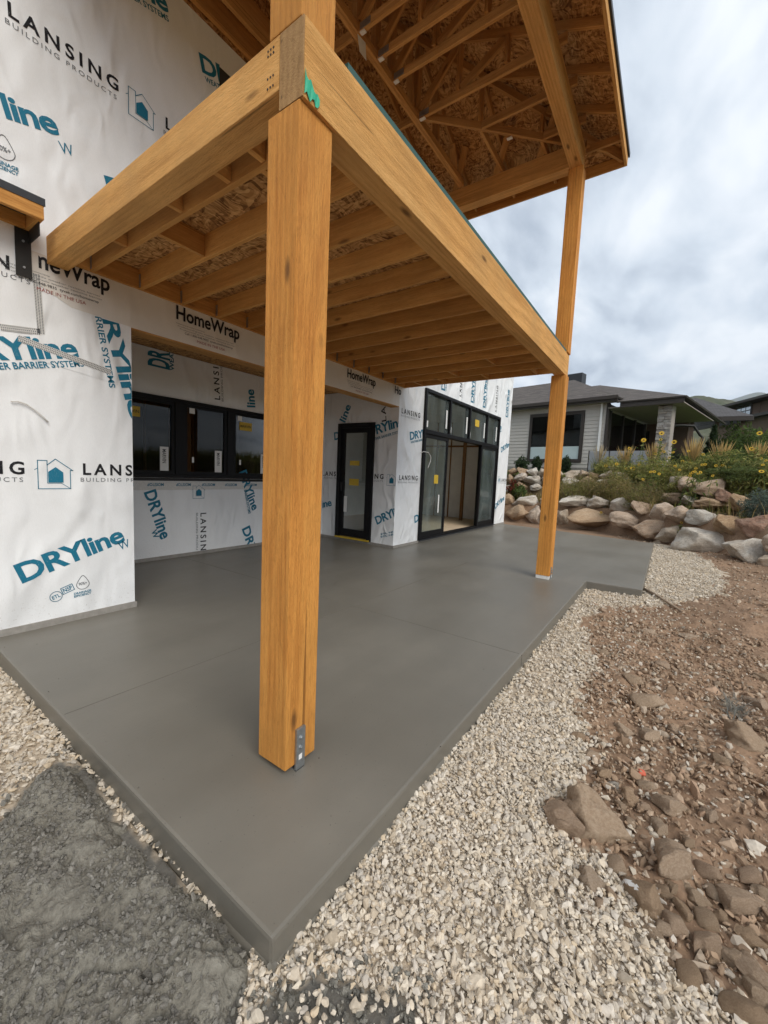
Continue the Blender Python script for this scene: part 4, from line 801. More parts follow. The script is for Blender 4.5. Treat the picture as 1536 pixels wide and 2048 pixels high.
# loose rocks, one by one
RT = []
for k in range(10):
    me = npmesh('rock', rockform(I4[0] if k < 5 else ico(3)[0], 300+k, 11, .5, .86, .16), I4[1] if k < 5 else ico(3)[1], True); me.materials.append(M['rock']); RT.append(me)
def gpt(px, py):
    p = PZ(px, py, GZ)
    for _ in range(6): p = PZ(px, py, float(ground_z(np.array([p[0]]), np.array([p[1]]))[0]))
    return p
MARKS = [((1183, 1635), .42, 'beside the wedge-shaped rock'), ((1345, 1722), .30, 'beside the smooth rounded rock'), ((1283, 1786), .28, 'beside the rock with the white scrape'), ((1481, 1805), .30, 'beside the long flat-topped rock'), ((1495, 1480), .45, 'beside the dark tilted slab-like rock'), ((1281, 1543), .35, 'near the orange-red chip')]
def rlabel(p, w, label):
    sz = 'large' if w > .13 else 'fist-sized' if w > .07 else 'small' if w > .04 else 'tiny'; wh = None
    for (a, b), d, t_ in MARKS:
        m_ = PZ(a, b, GZ+.04)
        if math.hypot(p[0]-m_[0], p[1]-m_[1]) < d: wh = t_; break
    if wh is None:
        an = np.linspace(0, 6.28, 12); wh = 'at the edge of the pale gravel' if gravelmask(p[0]+.14*np.cos(an), p[1]+.14*np.sin(an)).any() else 'in open soil towards the boulder wall' if p[0] > 4 else 'in the open loose soil'
    return sz+' dusty brown rock '+wh
def rock(px0, py0, px1, py1, label='brown dusty rock half sunk in the loose soil', group='rocks strewn over the soil', k=None, m=None, name='rock', tall=.62, rot=None):
    cx_, cy_ = (px0+px1)/2, (py0+py1)/2; p = gpt(cx_, py1-(py1-py0)*.35); t = (p-CAMP)@FWD; w = (px1-px0)*t/FPX; dep = math.atan2(CAM_H-p[2], math.hypot(p[0], p[1])); h = (py1-py0)*t/FPX
    k = random.randrange(10) if k is None else k; me = RT[k]
    if m is not None: me = me.copy(); me.materials.clear(); me.materials.append(m)
    o = link(name, me); yaw = math.atan2(RIGHT[1], RIGHT[0])+random.uniform(-.25, .25) if rot is None else math.atan2(RIGHT[1], RIGHT[0])+rot
    ht = min(w, h)*tall; o.scale = (w/2, max(.3*w, h/2/max(.35, math.sin(dep))*.66), ht/2*1.5); o.rotation_euler = (random.uniform(-.15, .15), random.uniform(-.2, .2), yaw); o.location = (p[0], p[1], p[2]+ht*.22)
    if group and 'soil' in label: label = rlabel(p, w, label); 
    return tag(o, label, 'rock', group)
def c6(x0, y0, x1, y1, **kw): s = 2.763; return rock(980+x0/s, 1540+y0/s, 980+x1/s, 1540+y1/s, **kw)
def c5(x0, y0, x1, y1, **kw): s = 2.763; return rock(980+x0/s, 1140+y0/s, 980+x1/s, 1140+y1/s, **kw)
c6(390, 110, 735, 415, label='largest wedge-shaped brown rock at the edge of the pale gravel', group=None, k=1); c6(275, 165, 495, 385, label='brown rock leaning on the largest wedge-shaped rock', group=None, k=2)
c6(900, 390, 1120, 620, label='smooth rounded brown rock among smaller stones in the soil', group=None, k=3)
rD = c6(745, 545, 930, 815, label='brown rock with a white scrape across its top', group=None, k=4)
c6(1265, 650, 1505, 815, label='long flat-topped brown rock in the loose soil', group=None, k=0); c5(1310, 860, 1536, 1020, label='dark slab-like rock tilted out of the soil', group=None, k=1); c6(630, 55, 720, 110, label='small pale grey stone beside a reddish rock', group=None, m=M['boulder_pale'])
for q in ((640, 465, 745, 580), (480, 545, 640, 695), (1085, 670, 1215, 770), (1120, 755, 1245, 900), (935, 750, 1080, 925), (1085, 875, 1290, 1025), (1390, 1005, 1560, 1290), (1020, 1040, 1165, 1220), (960, 985, 1030, 1135), (1270, 1210, 1500, 1403), (1165, 1120, 1275, 1235), (1130, 485, 1255, 610), (890, 810, 1015, 930), (715, 110, 830, 210), (805, 160, 890, 235), (920, 135, 1090, 275), (735, 245, 805, 325), (890, 265, 980, 370), (1345, 875, 1500, 1000), (1350, 460, 1440, 535), (810, 40, 905, 120), (545, 420, 605, 490), (560, 680, 640, 780), (840, 815, 935, 965), (1040, 620, 1125, 695), (1040, 710, 1135, 875), (1190, 620, 1260, 720), (1230, 750, 1330, 855), (895, 640, 1005, 730), (1430, 620, 1540, 720), (1410, 1170, 1560, 1320), (1280, 960, 1390, 1100), (1330, 900, 1400, 1010), (1185, 1025, 1275, 1085), (1325, 1120, 1390, 1205), (1160, 210, 1260, 290), (1350, 540, 1510, 630), (640, 640, 720, 760), (500, 780, 590, 860), (720, 830, 800, 890), (960, 610, 1040, 690), (1050, 360, 1130, 440), (700, 160, 755, 235), (550, 65, 615, 110)): c6(*q)
for q in ((770, 660, 935, 770), (815, 870, 945, 960), (430, 885, 535, 950), (700, 850, 780, 930), (575, 1085, 680, 1165), (1230, 1005, 1310, 1080), (505, 985, 620, 1050), (1050, 345, 1135, 395), (595, 205, 640, 240), (725, 310, 770, 350), (840, 325, 915, 365), (985, 860, 1055, 910), (1430, 700, 1520, 780), (1480, 560, 1536, 630), (905, 500, 990, 545), (735, 560, 820, 640), (460, 810, 520, 850), (500, 730, 545, 765), (600, 440, 660, 480), (1450, 235, 1490, 260), (1500, 170, 1536, 195), (560, 180, 600, 205), (640, 500, 700, 540), (1230, 520, 1275, 555), (700, 520, 750, 555)): c5(*q)
# smaller stones, still single things
rs = np.random.default_rng(77); cnt = 0
while cnt < 130:
    px_, py_ = rs.uniform(1120, 1536), rs.uniform(1330, 2040); p = gpt(px_, py_)
    if not dirtm(np.array([p[0]]), np.array([p[1]]))[0]: continue
    w = rs.uniform(10, 26)*(.55+.45*(py_-1200)/800); rock(px_-w/2, py_-w*.35, px_+w/2, py_+w*.35, label='small brown stone among the rocks in the soil', group='rocks strewn over the soil', k=int(rs.integers(5, 10)), rot=rs.uniform(-1.5, 1.5)); cnt += 1
c5(805, 1090, 860, 1140, label='orange-red broken chip lying in the brown soil', group=None, m=M['red_chip'], name='red_chip')['category'] = 'chip'
def paint_scrape(o):
    me = o.data; V = np.array([v.co for v in me.vertices]); F = np.array([p_.vertices for p_ in me.polygons]); Nn = np.array([v.normal for v in me.vertices]); Rm = np.array(o.rotation_euler.to_matrix()); W_ = (V*np.array(o.scale))@Rm.T; c = W_[F].mean(1); nf = np.array([p_.normal for p_ in me.polygons])@Rm.T
    sx, sy = np.array(o.dimensions)[:2]/2; a, b = c@RIGHT, c@(np.cross([0, 0, 1], RIGHT)); w_ = .18*fbm(c[:, 0]*60, c[:, 1]*60, 2, 3)
    k = (nf[:, 2] > .2) & (np.abs(a/np.abs(a).max()+.35+b/np.abs(b).max()*.5+w_) < .17) & (b/np.abs(b).max() > -.1+w_) & (b/np.abs(b).max() < .75)
    if k.any(): q = npmesh('white_scrape', V*1.006, F[k], True); so_ = link('white_scrape', q, M['white']); so_.matrix_world = world(o); so_.parent = o; so_.matrix_parent_inverse = world(o).inverted()
paint_scrape(rD)
p0, p1 = gpt(1265, 1168), gpt(1362, 1225); st = MB().tube([p0+np.array([0, 0, .02]), (p0+p1)/2+np.array([.05, 0, .03]), p1+np.array([0, 0, .02])], .022, 7, .014).build('stick', M['wood_stick'], smooth=True); tag(st, 'weathered wooden stake lying on the gravel by the slab corner', 'stick')
# ------------------------------------------------------------------ boulder retaining walls
BT = []
for k in range(12):
    me = npmesh('boulder', rockform(I4[0], 500+k, 15, .48, .86, .16), I4[1], True); BT.append(me)
_bm = {}
def bmesh_of(k, m):
    if (k, m) not in _bm: q = BT[k].copy(); q.materials.append(M[m]); _bm[(k, m)] = q
    return _bm[(k, m)]
lowW = empty('boulder_wall', (14, .6, GZ), 'low curved retaining wall of stacked boulders along the edge of the building plot', 'retaining wall')
upW = empty('boulder_wall', (16, 0, .7), 'upper boulder retaining wall holding the lawn behind the wild plants', 'retaining wall')
def hit(px, py, P_, off):
    r = ray(px, py); t = 5.
    ts = np.arange(6, 26, .03); q = CAMP[None]+ts[:, None]*r; s = sdist(q[:, 0], q[:, 1], P_); k = np.argmax(s > off); return ts[k] if (s > off).any() else 15.
def boulder(q, P_, off, par, m='boulder', k=None):
    x0, y0, x1, y1 = q; t = hit((x0+x1)/2, y1, P_, off); t += .12; c = PD((x0+x1)/2, (y0+y1)/2, t); w, h = (x1-x0)*t/FPX, (y1-y0)*t/FPX; k = random.randrange(12) if k is None else k
    o = link('boulder', bmesh_of(k, m)); o.location = c; o.scale = (w/2*1.2, max(min(w, h*1.3)/2, .2)*1.1, h/2*1.22); o.rotation_euler = (random.uniform(-.1, .1), random.uniform(-.14, .14), math.atan2(RIGHT[1], RIGHT[0])+random.choice((0, math.pi))+random.uniform(-.25, .25))
    pm = world(par); o.parent = par; o.matrix_parent_inverse = pm.inverted()
def cc(a, ox, oy, s): return (ox+a[0]/s, oy+a[1]/s, ox+a[2]/s, oy+a[3]/s)
for a, off, m in (((60, 190, 140, 250), .3, 'boulder_tan'), ((140, 192, 265, 265), .3, 'boulder_pale'), ((80, 252, 212, 345), 0, 'boulder_tan'), ((210, 262, 290, 355), 0, 'boulder'), ((280, 200, 385, 270), .3, 'boulder_tan'), ((280, 265, 380, 360), 0, 'boulder'), ((370, 265, 430, 365), 0, 'boulder'), ((378, 200, 550, 275), .3, 'boulder_pale'), ((432, 280, 722, 385), 0, 'boulder_tan'), ((552, 205, 655, 268), .3, 'boulder_pale'), ((655, 213, 785, 295), .3, 'boulder_pale'), ((785, 228, 885, 300), .3, 'boulder'), ((670, 300, 845, 405), 0, 'boulder'), ((800, 335, 950, 440), 0, 'boulder'), ((885, 240, 990, 340), .25, 'boulder'), ((945, 357, 1055, 462), 0, 'boulder'), ((990, 262, 1140, 365), .3, 'boulder'), ((1045, 370, 1318, 530), -.05, 'boulder_pale'), ((1110, 285, 1260, 370), .35, 'boulder_pale'), ((1220, 300, 1400, 415), .3, 'boulder_tan'), ((1390, 308, 1560, 442), .3, 'boulder_red'), ((1310, 435, 1550, 590), -.05, 'boulder_pale'), ((1495, 520, 1620, 615), -.1, 'boulder'), ((1540, 420, 1700, 560), .1, 'boulder')): boulder(cc(a, 980, 920, 2.763), L1, off, lowW, m)
for a, off, m in (((1045, 97, 1180, 195), -.35, 'boulder'), ((1135, 110, 1310, 212), -.5, 'boulder'), ((1250, 165, 1350, 240), -.6, 'boulder_red'), ((1050, 203, 1150, 250), -.8, 'boulder_pale'), ((1140, 212, 1305, 268), -.8, 'boulder_tan'), ((1310, 198, 1460, 288), -.7, 'boulder_tan'), ((960, 180, 1065, 238), -.6, 'boulder_tan'), ((1000, 85, 1075, 150), -.2, 'boulder')): boulder(cc(a, 980, 920, 2.763), L2, off, upW, m)
for a, off in (((150, 1190, 195, 1260), .2), ((190, 1190, 300, 1262), .2), ((300, 1185, 425, 1262), .2), ((420, 1185, 535, 1270), .2), ((535, 1195, 640, 1270), .2), ((660, 1200, 800, 1290), .2), ((185, 1260, 275, 1370), .05), ((270, 1245, 390, 1345), .05), ((390, 1260, 560, 1362), .05), ((270, 1345, 420, 1425), -.1), ((560, 1265, 690, 1360), .05), ((180, 1365, 275, 1450), -.1), ((420, 1360, 560, 1440), -.1), ((820, 1215, 975, 1312), .2), ((975, 1212, 1080, 1285), .2), ((1080, 1238, 1195, 1312), .2), ((1190, 1222, 1365, 1305), .2), ((820, 1290, 965, 1392), 0), ((960, 1285, 1145, 1385), 0), ((1165, 1300, 1335, 1395), 0), ((1360, 1230, 1500, 1310), .2), ((1340, 1310, 1470, 1400), 0), ((1460, 1290, 1580, 1375), 0), ((1560, 1235, 1700, 1320), .2)): boulder(cc(a, 980, 720, 5.486), L2, off, upW, random.choice(('boulder', 'boulder', 'boulder_tan', 'boulder_pale')))
p = gpt(1168, 1056); rk = rock(1159, 1050, 1178, 1062, label='lone pale stone at the foot of the boulder wall', group=None, m=M['boulder_pale'])

# ------------------------------------------------------------------ planting
def blades(name, pts, h, w, lean, cols, parent=None, kind='stuff', seed=1, m='leaf'):
    r = np.random.default_rng(seed); n = len(pts); a = r.uniform(0, 2*np.pi, n); b = r.uniform(0, 2*np.pi, n); sd = np.c_[np.cos(a), np.sin(a), np.zeros(n)]*w[:, None]/2; ln = np.c_[np.cos(b), np.sin(b), np.zeros(n)]*(lean*h)[:, None]; up_ = np.c_[np.zeros(n), np.zeros(n), h]
    V = np.stack([pts-sd, pts+sd, pts+up_*.55+ln*.3-sd*.8, pts+up_*.55+ln*.3+sd*.8, pts+up_+ln], 1); F = np.array([(0, 1, 3), (0, 3, 2), (2, 3, 4)])[None]+(np.arange(n)*5)[:, None, None]
    me = npmesh(name, V.reshape(-1, 3), F.reshape(-1, 3)); vcol(me, np.repeat(cols, 5, 0)); o = link(name, me, M[m], parent); return tag(o, kind=kind) if kind else o
def leaves(name, pts, size, cols, parent, seed=1, asp=.5):
    r = np.random.default_rng(seed); n = len(pts); q = r.normal(size=(n, 3)); q /= np.linalg.norm(q, axis=1)[:, None]; s = np.cross(q, r.normal(size=(n, 3))); s /= np.linalg.norm(s, axis=1)[:, None]; q = q*size[:, None]; s = s*size[:, None]*asp
    V = np.stack([pts-q, pts-s*.5+q*.1, pts+q, pts+s*.5+q*.1], 1); F = np.arange(n*4).reshape(n, 4); me = npmesh(name, V.reshape(-1, 3), F); vcol(me, np.repeat(cols, 4, 0)); return link(name, me, M['leaf'], parent)
def pal(r, n, *cs): c = np.array(cs)[r.integers(0, len(cs), n)]; return c*r.uniform(.65, 1.25, (n, 1))
rp = np.random.default_rng(9)
x, y = sample(90000, 8, 20, -8, 8, lambda x, y: (sdist(x, y, L1) > .45) & (sdist(x, y, L2) < -.1) & (rp.random(len(x)) < np.where(y > 2.2, .35, np.where(y > .3, .85, .07))), 31); n = len(x)
tall = np.where(y > 2, .42, .6)
blades('wild_grass', np.c_[x, y, ground_z(x, y)], rp.uniform(.15, 1, n)*tall, rp.uniform(.012, .034, n), rp.uniform(.1, .8, n), pal(rp, n, (.44, .34, .14), (.27, .26, .08), (.48, .38, .19), (.20, .22, .06), (.34, .23, .12)), seed=3)
x, y = sample(60000, 8, 21, -9, 8, lambda x, y: (sdist(x, y, L2) > -.05) & (sdist(x, y, L2) < 1.6) & (rp.random(len(x)) < np.where(y > 1.2, .25, .9)), 32); n = len(x)
blades('wild_grass', np.c_[x, y, ground_z(x, y)], rp.uniform(.2, 1, n)*np.where(y > 1.2, .22, .62), rp.uniform(.014, .04, n), rp.uniform(.1, .6, n), pal(rp, n, (.25, .27, .07), (.19, .23, .06), (.42, .34, .12), (.29, .31, .10), (.44, .35, .16)), seed=4)
x, y = sample(40000, 16.5, 26, -6, 12, lambda x, y: (sdist(x, y, L2) > .35), 33); n = len(x)
blades('lawn_grass', np.c_[x, y, ground_z(x, y)], rp.uniform(.03, .09, n), rp.uniform(.01, .02, n), rp.uniform(.1, .5, n), pal(rp, n, (.11, .19, .04), (.09, .16, .035), (.16, .22, .06)), seed=5)
def gnd(p): return float(ground_z(np.array([p[0]]), np.array([p[1]]))[0])
def dep(px, t): return t if not isinstance(t, tuple) else hit(px, 985 if t[0] == 1 else 955, L1 if t[0] == 1 else L2, t[1])
def plant_at(px, t): p = PD(px, 950, t); return np.array([p[0], p[1], gnd(p)])
def bush(px, py0, py1, wpx, t, label, cols, n=1500, leaf_=.05, name='shrub', asp=.5, group=None, cone=False):
    t = dep(px, t); p = plant_at(px, t); zt = PD(px, py0, t)[2]; w = wpx*t/FPX; h = max(.25, zt-p[2]); e_ = empty(name, tuple(p), label, 'shrub', group); r = np.random.default_rng(int(px*7+py0))
    n = int(n*2.2); q = r.normal(size=(n, 3)); q /= np.linalg.norm(q, axis=1)[:, None]; rad = r.uniform(.25, 1, n)**.45; q = q*rad[:, None]
    if cone: hh = r.uniform(0, 1, n)**1.4; a = r.uniform(0, 6.28, n); rr = (1-hh)*w/2*r.uniform(.3, 1, n)*(1+.25*np.sin(hh*40)); P_ = p+np.c_[rr*np.cos(a), rr*np.sin(a), hh*h]
    else:
        lump = 1+.28*np.sin(q[:, 0]*5+px)*np.cos(q[:, 1]*6+py0)+.15*np.sin(q[:, 2]*9); P_ = p+np.c_[q[:, 0]*w/2*lump, q[:, 1]*w/2*lump, h*.5+q[:, 2]*h*.5*lump]
    P_[:, 2] = np.maximum(P_[:, 2], p[2]+.01); leaves('crown', P_, r.uniform(.5, 1.2, n)*leaf_*1.5, pal(r, n, *cols), e_, int(px), asp)
    m = MB(); 
    for k in range(5): a = k*1.26; m.tube([p, p+np.array([math.cos(a)*w*.12, math.sin(a)*w*.12, h*.4]), p+np.array([math.cos(a)*w*.28, math.sin(a)*w*.28, h*.8])], .014, 5, .005)
    m.build('stems', M['wood_stick'], e_)
    return e_
GRN = ((.10, .15, .04), (.14, .19, .05), (.08, .115, .03)); OLV = ((.31, .31, .095), (.40, .36, .13), (.23, .26, .07))
# feather reed grass clumps
def reed(px, py0, wpx, t, label, pale=False):
    t = dep(px, t); p = plant_at(px, t); zt = PD(px, py0, t)[2]; h = max(.6, zt-p[2]); w = wpx*t/FPX; e_ = empty('feather_grass', tuple(p), label, 'ornamental grass', 'feather grass clumps along the bank'); r = np.random.default_rng(int(px)); n = 260
    b = p+np.c_[r.normal(0, w*.12, (n, 2)), np.zeros(n)]; blades('leaf_blades', b, r.uniform(.35, .7, n)*h, r.uniform(.010, .02, n), r.uniform(.1, .45, n), pal(r, n, (.14, .17, .05), (.22, .22, .08)), e_, None, int(px))
    n = 55 if not pale else 30; m = MB(); V = []; C = []; F = []
    for i in range(n):
        a = r.uniform(0, 6.28); l_ = r.uniform(0, .42)*w; d = np.array([math.cos(a)*l_, math.sin(a)*l_, 0]); hh = h*r.uniform(.8, 1.05); base = p+d*.25+np.array([0, 0, hh*.45]); tip = p+d*1.1+np.array([0, 0, hh]); mid = base*.4+tip*.6; s = np.array([RIGHT[0], RIGHT[1], 0])
        for s_ in (np.array([.7, .7, 0]), np.array([.7, -.7, 0])):
            k = len(V); wd = .016; V += [base-s_*.003, base+s_*.003, mid+s_*wd, tip, mid-s_*wd]; F.append((k, k+1, k+2, k+3, k+4)); C += [np.array((.64, .47, .21) if not pale else (.60, .50, .33))*r.uniform(.75, 1.25)]*5
    me = npmesh('plumes', np.array(V), np.array(F)); vcol(me, np.array(C)); link('plumes', me, M['leaf'], e_)
reed(1196, 888, 40, (2, 1.0), 'thin pale feather grass in front of the grey screen panels', True); reed(1247, 892, 40, (2, 1.0), 'golden feather grass clump in front of the grey screen panels')
reed(1303, 884, 46, (2, 1.0), 'golden feather grass clump in front of the stone pillar'); reed(1382, 876, 52, (2, 1.0), 'dense golden feather grass clump under the black metal arch'); reed(1437, 882, 52, (2, 1.0), 'dense golden feather grass clump in front of the open pavilion'); reed(1512, 880, 58, (2, 1.0), 'broad golden feather grass clump in front of the brown house')
# sunflowers
def sunflower_parts():
    V = []; F = []; 
    for i in range(14):
        a = i*2*math.pi/14; k = len(V); c, s = math.cos(a), math.sin(a); V += [(c*.3, s*.3, 0), (c*.7-s*.14, s*.7+c*.14, .06), (c*1, s*1, .02), (c*.7+s*.14, s*.7-c*.14, .06)]; F.append((k, k+1, k+2, k+3))
    pe = bpy.data.meshes.new('petals'); pe.from_pydata(V, [], F); pe.materials.append(M['petal'])
    b = MB(); b.tube([(0, 0, -.06), (0, 0, .08), (0, 0, .14)], .36, 10, .2); d = bpy.data.meshes.new('disc'); d.from_pydata(b.v, [], b.f); d.materials.append(M['disc']); return pe, d
M['petal'] = plain('yellow_petals', (.72, .45, .02), .6, 6, .3, .05); M['disc'] = plain('brown_disc', (.06, .03, .012), .8, 30, .3, .3); M['stem'] = plain('green_stem', (.10, .15, .04), .7, 10, .3, .1)
PE, DI = sunflower_parts()
def sunflower(px, py, t, spx=7, i=0):
    t = dep(px, t); hd = PD(px, py, t); g = gnd(hd); r = random.Random(i)
    while hd[2]-g < .2 and t > 8: t -= .25; hd = PD(px, py, t); g = gnd(hd)
    e_ = empty('sunflower', (hd[0], hd[1], g), ('tall ' if spx > 8 else '')+'yellow wild sunflower '+('in front of the neighbour window' if px < 1175 else 'in front of the grey screen panels' if px < 1300 else 'in front of the stone pillar' if px < 1343 else 'beneath the black metal arch' if px < 1405 else 'in front of the open pavilion' if px < 1470 else 'in front of the brown house')+(', low on the bank' if py > 925 else ', raised above the weeds'), 'sunflower', 'wild sunflowers on the bank')
    base = np.array([hd[0]+r.uniform(-.2, .2), hd[1]+r.uniform(-.2, .2), g]); MB().tube([base, (base+hd)/2+np.array([r.uniform(-.05, .05)]*2+[.05]), hd], .009, 5, .005).build('stem', M['stem'], e_)
    fwd = Vector((-hd[0]+r.uniform(-5, 5), -hd[1]+r.uniform(-5, 5), 6+r.uniform(0, 6))).normalized(); Mx = Matrix.Translation(Vector(hd)) @ fwd.to_track_quat('Z', 'Y').to_matrix().to_4x4() @ Matrix.Scale(spx*t/FPX/2*1.15, 4)
    o = link('flower_head', PE, None, e_, Mx); link('disc', DI, None, o, Mx)
    n = 26; rr = np.random.default_rng(i); tt = rr.uniform(.1, .9, n)[:, None]; P_ = base*(1-tt)+hd*tt+rr.normal(0, .07, (n, 3)); leaves('leaves', P_, rr.uniform(.04, .09, n), pal(rr, n, *OLV, *GRN), e_, i, .55)
k = 0
for a in ((370, 803), (172, 880), (505, 900), (358, 872), (15, 968), (495, 1012), (300, 1028), (55, 1190), (38, 1192), (568, 1205), (250, 1228), (288, 1225), (342, 1250), (797, 1232), (735, 1225), (710, 1232), (815, 1150), (848, 1145), (1443, 803), (1358, 975), (1465, 1222), (1460, 1080), (1515, 1105), (825, 1035), (865, 1095), (515, 1165), (165, 1310), (680, 1270), (395, 1005), (965, 1160), (1040, 1155), (600, 1110), (745, 1190), (665, 1000), (930, 1270), (770, 1250), (690, 1245), (1120, 1180), (1180, 1100), (455, 1070), (120, 1150), (1480, 1150)):
    big = 9 if a in ((1443, 803), (1465, 1222), (1358, 975), (370, 803), (505, 900), (172, 880), (55, 1190)) else 5.5; sunflower(1256+a[0]/5.486, 720+a[1]/5.486, (2, .7) if a[1] < 1130 else (2, .0) if a[1] < 1215 else (1, 1.3), big, k); k += 1
for a in ((790, 655), (755, 657), (890, 672), (935, 685), (850, 497), (948, 460), (640, 640), (700, 630)): sunflower(980+a[0]/2.763, 700+a[1]/2.763, (2, .7) if a[1] < 600 else (2, .1), 6, k); k += 1
sunflower(1202, 1025, (1, .2), 5, k); sunflower(1363, 1045, (1, .15), 5, k+1)
bush(1500, 928, 1000, 110, (2, .35), 'feathery green shrub spilling over the boulders below the sunflowers', ((.14, .18, .055), (.18, .21, .08), (.11, .15, .045)), 3800, .045, asp=.22); bush(1440, 945, 1000, 80, (2, .2), 'loose green shrub between the sunflowers and the boulders', OLV, 1800, .045, asp=.3)
bush(1530, 985, 1030, 60, (1, .9), 'blue-grey shrub beside the tan boulder', ((.14, .18, .15), (.18, .22, .18), (.10, .14, .11)), 1500, .04, asp=.25)
bush(1310, 935, 970, 70, (2, .25), 'green leafy plants below the stone pillar', OLV, 1500, .05); bush(1230, 945, 985, 80, (1, .9), 'dry yellowish plants in front of the upper boulders', ((.28, .22, .09), (.20, .19, .07), (.34, .26, .12)), 1700, .045, asp=.25); bush(1370, 945, 985, 80, (2, .0), 'mixed yellow-green plants above the big boulders', OLV+((.30, .24, .08),), 1800, .05, asp=.3)
bush(1170, 950, 995, 70, (1, .8), 'straw-coloured weeds beside the timber post', ((.30, .24, .11), (.22, .20, .08), (.17, .17, .05)), 1400, .045, asp=.2); bush(1292, 965, 1003, 80, (1, .7), 'tangled brown weeds on top of the boulder wall', ((.26, .19, .09), (.20, .17, .07), (.14, .14, .05)), 1500, .04, asp=.2)
bush(1028, 962, 985, 22, 15.9, 'red-leaved plant beside the corner of the wrapped house', ((.25, .045, .03), (.18, .05, .03), (.10, .08, .03)), 260, .06, asp=.6); bush(1040, 972, 1000, 30, 15.7, 'green weed at the foot of the upper boulders', GRN, 350, .06)
bush(1418, 852, 905, 50, 19.5, 'dark green conifer beside the pavilion', ((.045, .075, .03), (.06, .095, .035), (.035, .06, .025)), 2600, .09, cone=True, asp=.3); bush(1465, 850, 900, 60, 24, 'dark shrub under the open pavilion roof', GRN, 1200, .1); bush(1500, 862, 900, 80, 22, 'dark green hedge in front of the brown house', GRN, 1800, .09); bush(1345, 905, 935, 60, 19.5, 'dark shrub at the foot of the stone pillar', ((.04, .05, .03), (.06, .08, .03)), 700, .07); bush(1400, 910, 940, 90, (2, 1.6), 'low green plants below the conifer', GRN+OLV, 1500, .06); bush(1470, 905, 945, 110, (2, .8), 'tall green wild plants among the feather grasses', OLV+GRN, 2400, .06, asp=.35)
bush(1290, 890, 915, 90, 21, 'dark red-brown shrubs behind the grey screen panels', ((.09, .035, .03), (.06, .05, .03), (.12, .05, .04)), 1200, .07)
STR = ((.48, .37, .16), (.36, .29, .11), (.27, .25, .08)); wd = random.Random(3); wl_ = ['straw-yellow weeds rooted along the lower terrace', 'olive green weeds rooted along the lower terrace']
for i, px_ in enumerate(range(1112, 1300, 13)): bush(px_+wd.uniform(-4, 4), 962+wd.uniform(-8, 14), 0, wd.uniform(34, 52), (1, wd.uniform(.5, 1.3)), wl_[i % 2], STR if i % 2 == 0 else OLV, 420, .045, 'weeds', .2, 'weeds on the terrace between the boulder walls')
for i, px_ in enumerate(range(1215, 1540, 17)): bush(px_+wd.uniform(-5, 5), 925+wd.uniform(-12, 16), 0, wd.uniform(40, 62), (2, wd.uniform(.0, .9)), ['leafy green wild plants on the sunflower bank', 'yellow-green wild plants on the sunflower bank'][i % 2], (OLV, OLV+((.34, .28, .06), (.22, .24, .06)))[i % 2], 520, .05, 'wild_plants', .4, 'wild plants on the sunflower bank')
# ------------------------------------------------------------------ neighbour's house
NA, NBp = PD(1030, 937, 21.6), PD(1200, 935, 18.5); nu = NBp-NA; nu[2] = 0; nu /= np.linalg.norm(nu); nn = np.array([nu[1], -nu[0], 0]); nn = nn if nn@(CAMP-NA) > 0 else -nn
def NQ(px, py, off=0): r = ray(px, py); o_ = NA+nn*off; return CAMP+r*((o_-CAMP)@nn)/(r@nn)
def ns(p): return (p-NA)@nu
def NV(s, off, z): q = NA+nu*s+nn*off; return np.array([q[0], q[1], z])
q_ = NB(mat('lap_siding', .7, (.50, .47, .43))); M['siding'] = q_.done(q_.mix(q_.ramp(q_.noise(q_.coord('Position', (1, 1, 8)), 3, 3), (.4, .15), (.6, 0.)), (.50, .47, .43), (.38, .36, .33)))
M['trim'] = plain('dark_brown_trim', (.045, .036, .030), .6, 10, .2, .05); M['brown_wall'] = plain('brown_siding', (.13, .085, .06), .8, 4, .3, .1, 'Position'); M['soffit'] = plain('grey_brown_soffit', (.34, .30, .27), .7, 4, .2, .05)
M['screen'] = plain('grey_screen', (.30, .31, .33), .6, 3, .1, .02); M['film'] = plain('pale_window_film', (.50, .60, .60), .4, 3, .15, .02)
def shingle(name, c0, c1):
    q = NB(mat(name, .9, spec=.2)); br_ = q.n('ShaderNodeTexBrick', {'Scale': 1., 'Mortar Size': .012, 'Brick Width': .32, 'Row Height': .14, 'Color1': (*c0, 1), 'Color2': (*c1, 1), 'Mortar': (*[c*.45 for c in c0], 1), 'Bias': 0.}); q.l(q.coord('Object'), br_.inputs['Vector']); n = q.noise(q.coord('Object'), 6, 3)
    return q.done(q.mix(q.ramp(n, (.4, .35), (.6, 0.)), br_.outputs[0], tuple(c*.6 for c in c0)), q.bump(br_.outputs['Fac'], .4, .01))
M['shingle'] = shingle('brown_shingles', (.15, .132, .120), (.095, .085, .080)); M['shingle2'] = shingle('grey_shingles', (.12, .115, .115), (.085, .08, .08))
NH = empty('neighbour_house', tuple(NA), 'neighbouring house with pale lap siding, brown shingle roof and stone pillar', 'house')
zb = min(NA[2], NBp[2])-.05; zE = NQ(1200, 808)[2]; sL, sR = -9., ns(NQ(1212, 850))
